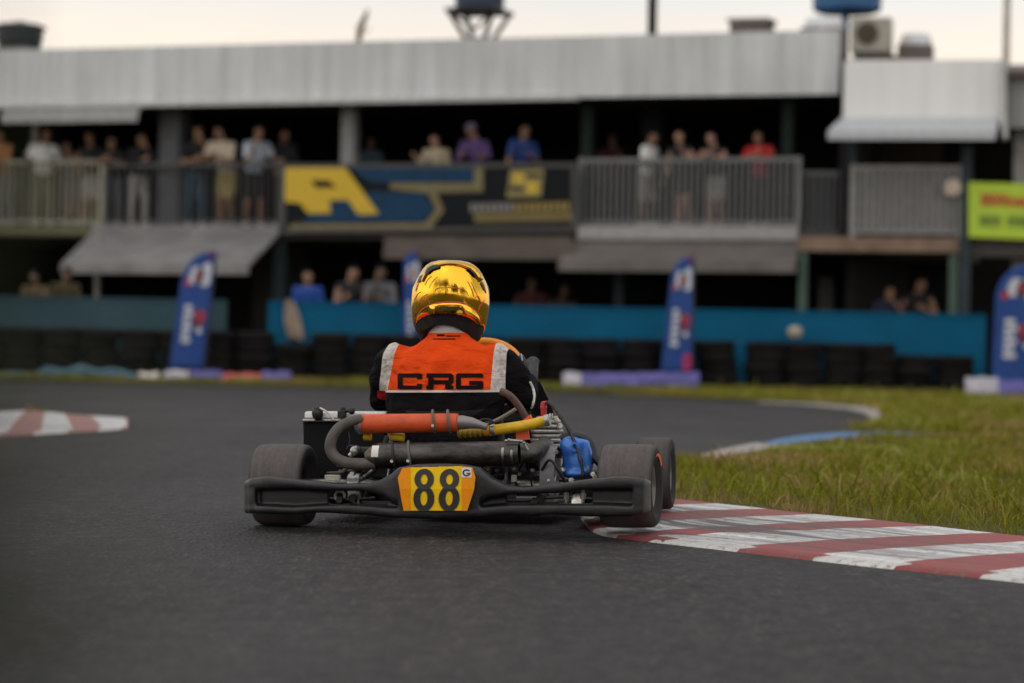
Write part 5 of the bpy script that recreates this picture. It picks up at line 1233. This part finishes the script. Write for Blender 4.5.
low_banner('low purple banner with a pale left end, right of the driver', [(563, 581, PWT, 'pale_panel', 0, 0), (581.5, 640, PUR, 'purple_panel', .5, 0), (640.5, 699, PUR, 'purple_panel', 0, 1)], 373, 390, 43.0)
low_banner('pale crumpled banner bundle under the right flag', [(966, 998, PWT, 'pale_bundle', 0, 0), (998.5, 1045, PUR, 'purple_panel', 3, 0)], 378, 398, 42.6)
low_banner('white block and pale bundle at the foot of the left flag', [(139, 158, M('white_block', (.60, .58, .54), .7), 'white_block', 2, 1), (164, 188, PWT, 'pale_bundle', 0, 0)], 371, 385, 42.9)
s = MB(); pts = [at(x, y, 42.9) for x, y in ((2, 380), (30, 378), (48, 375), (70, 373.5), (90, 373), (110, 376), (137, 378))]
s.tube(spline(pts, 4), [(.10 + .03 * math.sin(i), .10) for i in range(25)], 10); o = s.build('blue_tube', M('faded_blue_tube', (.03, .10, .14), .6, var=.3), None); tag(o, 'faded blue tube lying along the left verge beside the white block', 'tube')

# ------------------------------------------------------------------ spectators
def cloth(name, col): return M('cloth_' + name, col, .85, var=.15, scale=12)
SK = {'l': M('skin_light', (.42, .24, .17), .55, var=.08), 'm': M('skin_mid', (.27, .145, .09), .55, var=.08), 'd': M('skin_shaded', (.12, .065, .04), .55, var=.08)}  # darkest skin tone paints dim light onto the people further back
HAIR = {'b': M('hair_black', (.006, .005, .005), .9, spec=.1), 'n': M('hair_brown', (.03, .017, .01), .9, spec=.1)}
SHOE = {'w': cloth('shoe_white', (.6, .58, .55)), 'k': cloth('shoe_black', (.015, .015, .015))}
def person(label, loc, rz, shirt, legs, skin='m', hair='b', h=1.72, sleeve=0, short=False, pose='lean', longhair=False, shoe='w', cap=None, skirt=False, tilt_=.12, railz=1.2, seen_legs=True):
    k = h / 1.72; r = random.Random(label)
    o_ = MB(); lean = {'lean': .16, 'stand': .02, 'cross': .05}[pose]
    hipz = .93; sh = V((0, -lean, 1.40)); hd = V((r.uniform(-.02, .02), -lean - .05, 1.62))
    feet = [V((-.12, .04, .0)), V((.12, -.05 + r.uniform(-.05, .05), 0))]
    legsP = []
    for sg, ft in zip((-1, 1), feet):
        legsP.append([V((sg * .09, .03, hipz)), V((sg * .10, .02, .70)), V((sg * .105, ft.y - .03, .49)), V((ft.x, ft.y + .015, .28)), V((ft.x, ft.y + .02, .09))])
    lr = [.085, .078, .058, .052, .036]
    arms = []
    rl = railz / k
    tw = r.uniform(-.35, .35)                      # shoulders turned a little, each arm doing its own thing
    for sg in (-1, 1):
        S_ = sh + V((sg * .185 * math.cos(tw), sg * .185 * math.sin(tw), r.uniform(-.015, .015)))
        act = {'lean': r.choice(('rail', 'rail', 'wide', 'hang', 'chin')), 'cross': 'cross', 'stand': r.choice(('hang', 'hang', 'hip', 'wide'))}[pose]
        j_ = lambda a: r.uniform(-a, a)
        if act == 'rail': E = S_ + V((sg * .06 + j_(.03), -.12 + j_(.04), 0)); E.z = max(1.08, rl - .02); W_ = V((sg * .07 + j_(.06), -lean - .27 + j_(.04), rl + .05))
        elif act == 'wide': E = S_ + V((sg * (.10 + j_(.04)), -.05, -.24)); W_ = V((sg * (.30 + j_(.05)), -lean - .24, rl + .04))
        elif act == 'chin': E = S_ + V((sg * .05, -.16, 0)); E.z = max(1.10, rl); W_ = V((sg * .05 + j_(.02), -lean - .20, 1.46))
        elif act == 'cross': E = S_ + V((sg * .08, -.04, -.28)); W_ = V((sg * .02, -lean - .20, 1.17 + sg * .02))
        elif act == 'hip': E = S_ + V((sg * .16, .04, -.25)); W_ = V((sg * .18, -.04, 1.0))
        else: E = S_ + V((sg * (.05 + abs(j_(.03))), .02, -.29)); W_ = E + V((sg * .01, -.08 + j_(.06), -.23))
        arms.append((S_, E, W_))
    hd = hd + V((r.uniform(-.035, .035), r.uniform(-.03, .02), r.uniform(-.025, .015)))
    torso = [(V((0, .03, .88)), (.145, .10)), (V((0, .02, .98)), (.15, .105)), (V((0, -.3 * lean, 1.10)), (.14, .10)), (V((0, -.65 * lean, 1.25)), (.165, .115)), (V((0, -.95 * lean, 1.37)), (.185, .10)), (V((0, -lean, 1.43)), (.13, .075)), (V((0, -lean - .01, 1.47)), (.065, .06)), (V((0, -lean - .03, 1.54)), (.055, .055))]
    for lg in legsP: o_.tube(lg, lr, 10)
    o_.tube([t[0] for t in torso], [t[1] for t in torso], 16, (1, 0, 0))
    for S_, E, W_ in arms:
        o_.ell(S_ + V((0, 0, -.01)), (.06, .06, .06), 10, 7); o_.tube([S_, S_.lerp(E, .5), E, E.lerp(W_, .5), W_], [.052, .046, .040, .036, .027], 10)
        d = (W_ - E).normalized(); o_.tube([W_, W_ + d * .05, W_ + d * .10, W_ + d * .16], [(.03, .025), (.042, .024), (.04, .02), (.026, .014)], 10); o_.tube([W_ + d * .03, W_ + d * .06 + V((0, 0, .045)), W_ + d * .10 + V((0, 0, .055))], [.016, .015, .012], 8)
    o_.ell(hd, (.076, .096, .118), 16, 12); o_.ell(hd + V((0, -.03, -.055)), (.056, .066, .062), 14, 9); o_.tube([hd + V((0, -.088, .02)), hd + V((0, -.112, -.018)), hd + V((0, -.095, -.03))], [.010, .016, .014], 8)
    o_.ell(hd + V((-.077, .01, -.01)), (.015, .022, .034), 8, 6); o_.ell(hd + V((.077, .01, -.01)), (.015, .022, .034), 8, 6); o_.ell(hd + V((0, -.085, -.062)), (.028, .016, .010), 8, 6)
    for sg, ft in zip((-1, 1), feet): o_.tube([ft + V((0, .05, .04)), ft + V((0, -.05, .045)), ft + V((0, -.16, .03))], [(.04, .035), (.045, .04), (.036, .025)], 10, (1, 0, 0))
    body = o_.build('person', SK[skin], None, remesh=.017, sm=2)
    body.matrix_world = Matrix.Translation(V(loc)) @ Matrix.Rotation(rz, 4, 'Z') @ Matrix.Scale(k, 4); tag(body, label, 'person')
    s = MB(); g = .016
    s.tube([t[0] for t in torso[:7]], [(t[1][0] + g, t[1][1] + g) for t in torso[:7]], 16, (1, 0, 0))
    for S_, E, W_ in arms:
        s.ell(S_ + V((0, 0, -.01)), (.075, .075, .07), 10, 7)
        if sleeve == 2: s.tube([S_, S_.lerp(E, .5), E, E.lerp(W_, .5), E.lerp(W_, .93)], [.069, .062, .056, .05, .042], 10)
        elif sleeve == 1: s.tube([S_, S_.lerp(E, .4), S_.lerp(E, .8)], [.07, .068, .066], 10)
    s.build('shirt', shirt, body, remesh=.018, sm=1)
    if seen_legs:
        s = MB(); s.tube([V((0, .03, .99)), V((0, .03, .92)), V((0, .03, .84))], [(.165, .12), (.175, .125), (.165, .12)], 14, (1, 0, 0))
        if skirt: s.tube([V((0, .03, .95)), V((0, .02, .80)), V((0, .0, .62))], [(.17, .125), (.20, .15), (.225, .18)], 16, (1, 0, 0))
        for lg in legsP:
            if skirt: continue
            pts_ = lg[:3] if short else lg; rr_ = [q + .018 for q in lr[:len(pts_)]]
            if short: rr_[-1] = .085
            else: rr_[-1] = .055
            s.tube(pts_, rr_, 10)
        s.build('shorts' if short else ('skirt' if skirt else 'trousers'), legs, body, remesh=.018, sm=1)
        for ft in feet:
            s = MB(); s.tube([ft + V((0, .075, .05)), ft + V((0, .05, .055)), ft + V((0, -.06, .052)), ft + V((0, -.16, .038)), ft + V((0, -.19, .03))], [(.02, .02), (.05, .055), (.052, .05), (.045, .036), (.02, .015)], 10, (1, 0, 0)); s.build('shoe', SHOE[shoe], body)
    s = MB(); s.ell(hd + V((0, .014, .034)), (.088, .102, .108), 18, 14)
    if longhair: s.tube([hd + V((0, .05, .05)), hd + V((0, .075, -.06)), hd + V((0, .07, -.2))], [(.075, .05), (.085, .045), (.06, .03)], 12, (1, 0, 0))
    bm_ = s; hb = bm_.build('hair', HAIR[hair], body)
    me_ = hb.data; bq = bmesh.new(); bq.from_mesh(me_); bmesh.ops.delete(bq, geom=[v_ for v_ in bq.verts if v_.co.y < hd.y - .03 and v_.co.z < hd.z + .055], context='VERTS'); bq.to_mesh(me_); bq.free()
    for sg in (-1, 1):
        s = MB(); s.ell(hd + V((sg * .03, -.088, .012)), (.013, .008, .008), 8, 6); s.build('eye', HAIR['b'], body)
    if cap is not None:
        s = MB(); s.ell(hd + V((0, .005, .055)), (.09, .108, .08), 16, 8); s.tube([hd + V((0, -.09, .06)), hd + V((0, -.14, .055)), hd + V((0, -.17, .045))], [(.075, .012), (.07, .01), (.045, .008)], 12, (1, 0, 0)); s.build('cap', cap, body)
    return body
WS, CS, LB, BK, NV, RD, CR, PP, BU = (cloth(n, c) for n, c in (('white', (.78, .78, .78)), ('cream', (.50, .42, .33)), ('pale_blue', (.45, .50, .60)), ('black', (.010, .010, .011)), ('navy', (.015, .02, .05)), ('red', (.42, .015, .02)), ('ecru', (.42, .36, .25)), ('plum', (.09, .05, .16)), ('blue', (.02, .05, .20))))
JN, KH, LG, GYm, BR = (cloth(n, c) for n, c in (('jeans', (.03, .07, .11)), ('khaki', (.33, .27, .10)), ('light_grey', (.32, .31, .30)), ('grey', (.10, .10, .11)), ('rust', (.30, .13, .05))))
def up_(label, px_, yhead, y=.42, **kw):           # spectators on the upper balcony
    y += R.uniform(0, .10); x = S(px_, y, 170); zt__ = BF(px_, yhead - 6, y).z; h = max(1.45, min(1.85, zt__ - FZ)); p_ = BM @ V((x, y, FZ + .002))
    rz = math.atan2(dx_.y, dx_.x) * .3 + kw.pop('turn', R.uniform(-.5, .5)); return person(label, p_, rz, h=h, railz=1.18, **kw)
up_('person in a rust coloured top at the left edge of the balcony', 5, 131, shirt=BR, legs=GYm, sleeve=1)
up_('person in a loose white short-sleeved shirt and khaki trousers at the left railing', 43, 132, shirt=WS, legs=cloth('dull_khaki', (.12, .11, .06)), sleeve=1, pose='stand', turn=.4)
up_('small bare-armed person half hidden between white shirt and black tops', 73, 149, shirt=GYm, legs=GYm, short=True, y=.7)
up_('slim person in a dark sleeveless top and pale shorts at the olive railing', 91, 139, shirt=BK, legs=LG, short=True, pose='stand', longhair=True)
up_('person in a black t-shirt with forearms on the dark railing, second of the dark trio', 114, 143, shirt=BK, legs=GYm, sleeve=1, skin='m')
up_('person in a black long-sleeved top and light grey trousers beside the concrete column', 139, 140, shirt=BK, legs=LG, sleeve=2, turn=.5)
up_('person in black t-shirt, jeans and white shoes right of the concrete column', 196, 131, shirt=BK, legs=JN, sleeve=1, longhair=True)
up_('person in a cream t-shirt and khaki shorts leaning on the dark railing', 226, 133, shirt=CS, legs=KH, sleeve=1, short=True, skin='m')
up_('person in a pale blue t-shirt and black shorts beside the banner', 254, 131, shirt=LB, legs=BK, sleeve=1, short=True)
up_('person all in black standing back behind the banner left end', 284, 129, shirt=BK, legs=BK, sleeve=2, pose='stand', y=.8)
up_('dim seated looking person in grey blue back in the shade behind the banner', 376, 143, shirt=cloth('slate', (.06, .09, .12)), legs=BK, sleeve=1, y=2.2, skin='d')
up_('person in an ecru jacket leaning over the dark banner', 439, 141, shirt=CR, legs=BK, sleeve=2, skin='l')
up_('person in a plum checked shirt and pale cap above the small yellow emblem', 479, 131, shirt=PP, legs=BK, sleeve=2, cap=cloth('cap_lilac', (.25, .20, .32)))
up_('person in a blue shirt above the yellow emblem, nearest the right end of the banner', 521, 131, shirt=BU, legs=BK, sleeve=1, skin='m')
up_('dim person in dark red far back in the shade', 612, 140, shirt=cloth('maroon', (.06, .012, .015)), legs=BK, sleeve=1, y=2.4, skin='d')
up_('person in a white shirt and white shoes turned sideways at the pale railing', 647, 138, shirt=WS, legs=cloth('stone', (.36, .34, .32)), sleeve=1, short=True, turn=1.0, pose='cross')
up_('bare-shouldered person in a dark dress leaning on the pale railing', 684, 138, shirt=BK, legs=BK, skirt=True, longhair=True, skin='l')
up_('bare-armed person in a black top and pale shorts at the pale railing', 716, 140, shirt=BK, legs=LG, short=True, longhair=True, skin='l')
up_('person in a red top with long hair at the right end of the pale railing', 760, 138, shirt=RD, legs=BK, longhair=True, sleeve=1)
def down_(label, px_, yhead, Y=46.5, **kw):        # behind the teal wall
    p_ = at(px_, yhead - 7, Y); h = max(1.3, min(1.85, p_.z - GZ)); return person(label, (p_.x, Y, GZ), kw.pop('turn', 0), h=h, railz=1.20, seen_legs=False, **kw)
down_('person in a bright blue jacket leaning on the teal wall under the banner', 309, 278, shirt=cloth('royal', (.015, .06, .30)), legs=BK, sleeve=2, skin='m')
down_('person in a black top behind the teal wall, right of the blue jacket', 352, 273, shirt=BK, legs=BK, sleeve=0, skin='m')
down_('person in charcoal behind the teal wall beside the narrow flag', 381, 273, shirt=GYm, legs=BK, sleeve=2, skin='d')
down_('dim person under the left awning behind the dull teal wall, nearer the awning post', 67, 275, shirt=cloth('shaded_khaki', (.05, .04, .015)), legs=BK, sleeve=1, Y=48.6, skin='d')  # khaki and skin darkened to paint the shade under the awning
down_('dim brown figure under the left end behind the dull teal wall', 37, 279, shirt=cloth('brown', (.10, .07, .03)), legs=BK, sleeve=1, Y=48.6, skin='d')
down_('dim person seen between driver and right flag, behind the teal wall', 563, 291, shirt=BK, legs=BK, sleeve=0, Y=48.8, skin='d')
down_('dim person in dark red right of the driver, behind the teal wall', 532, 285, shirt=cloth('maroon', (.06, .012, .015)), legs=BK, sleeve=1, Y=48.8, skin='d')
down_('person in navy leaning on the teal wall near the right column', 887, 292, shirt=NV, legs=BK, sleeve=1, skin='m')
down_('bare-shouldered person in a dark vest leaning on the teal wall near the right column', 917, 284, shirt=BK, legs=BK, sleeve=0, skin='m')

# ------------------------------------------------------------------ the out of focus weed beside the camera
LEAF = M('weed_leaf', (.022, .032, .003), .9, var=.3, scale=20); r = random.Random(31)
wd = empty('tall_weed', 'soft out of focus green weed close to the camera at the left edge', 'plant', place((-.119, .60, -.06)))
s = MB(); st_ = spline([(0, 0, 0), (.004, .004, .25), (-.006, 0, .5), (0, .006, .72), (-.004, 0, .80)], 6); s.tube(st_, [.0035 - .0022 * i / (len(st_) - 1) for i in range(len(st_))], 7); s.build('stem', LEAF, wd)
s = MB()
for i in range(66):
    z = .54 + .17 * i / 65; a = r.uniform(0, 6.28); ln = r.uniform(.016, .034) * (1.9 if z < .655 else 1); d = V((math.cos(a), math.sin(a), r.uniform(-.1, .7))).normalized(); sd_ = d.cross(V((0, 0, 1))).normalized(); b0 = V((0, .003, z)); rg = []
    for k_, w_ in ((0, .05), (.25, .7), (.5, 1), (.75, .7), (1, .05)):
        c = b0 + d * ln * k_ + V((0, 0, -.012 * k_ * k_)); h_ = w_ * ln * .21; rg.append([c - sd_ * h_, c + V((0, 0, -.0012)), c + sd_ * h_, c + V((0, 0, .0004))])
    s.loft(rg)
s.build('leaves', LEAF, wd)

# ------------------------------------------------------------------ unseen trees added behind the camera to give the helmet dark reflections
TL = M('tree_leaf', (.045, .06, .016), .8, var=.4, scale=3, spec=.2); TB = M('tree_bark', (.07, .05, .035), .9)
def tree_proto(seed, h):
    r = random.Random(seed); t = empty('added_tree', 'unseen dark leafy tree added behind the camera for the gold helmet to mirror', 'tree', None, 'added trees behind the camera')
    s = MB(); s.tube(spline([(0, 0, -.1), (.05, .03, h * .25), (-.04, .06, h * .5), (.03, 0, h * .8)], 5), [.20 - .010 * i for i in range(16)], 10)
    tips = []
    for k in range(9):
        a = k * .7 * 2 + r.uniform(-.3, .3); z0 = h * r.uniform(.3, .62); tip = V((math.cos(a) * h * r.uniform(.16, .30), math.sin(a) * h * r.uniform(.16, .30), z0 + h * r.uniform(.08, .3))); tips.append(tip)
        s.tube([V((0, .03, z0)), V((tip.x * .5, tip.y * .5, z0 + (tip.z - z0) * .35)), tip], [.07, .045, .015], 7)
    s.build('trunk', TB, t)
    s = MB(); tips.append(V((0, 0, h * .88)))
    for tip in tips:
        for c_i in range(5):
            c = tip + V((r.gauss(0, .75), r.gauss(0, .75), r.gauss(0, .8) - .5))
            for i in range(34):
                d = V((r.gauss(0, 1), r.gauss(0, 1), r.gauss(0, .8))).normalized(); p = c + d * r.uniform(.15, .62); n = V((r.gauss(0, 1), r.gauss(0, 1), r.gauss(0, 1))).normalized(); a_ = n.orthogonal().normalized() * r.uniform(.13, .26); b_ = n.cross(a_) * .55
                s.add([p - a_, p - b_, p + a_, p + b_], [(0, 1, 2, 3)])
    s.build('crown', TL, t, smooth=False, fix=False); return t
protos = [tree_proto(3, 7.5), tree_proto(8, 6.2)]; r = random.Random(17)
for i, (x, y, sc) in enumerate(((-5.5, -9, .8), (4.0, -11, .9), (-13, -12, 1.0), (11.5, -10, .85), (-9, -20, 1.3), (1.0, -19, 1.0), (18, -15, 1.1), (8.0, -22, 1.3), (-21, -14, 1.2), (26, -20, 1.4))):
    pr = protos[i % 2]
    if i < 2: t = pr
    else:
        t = pr.copy(); COL.objects.link(t)
        for ch in pr.children: c = ch.copy(); COL.objects.link(c); c.parent = t
    t.location = (x, y, -.06); t.rotation_euler = (0, 0, r.uniform(0, 6)); t.scale = (sc * 1.35, sc * 1.35, sc * 1.2)
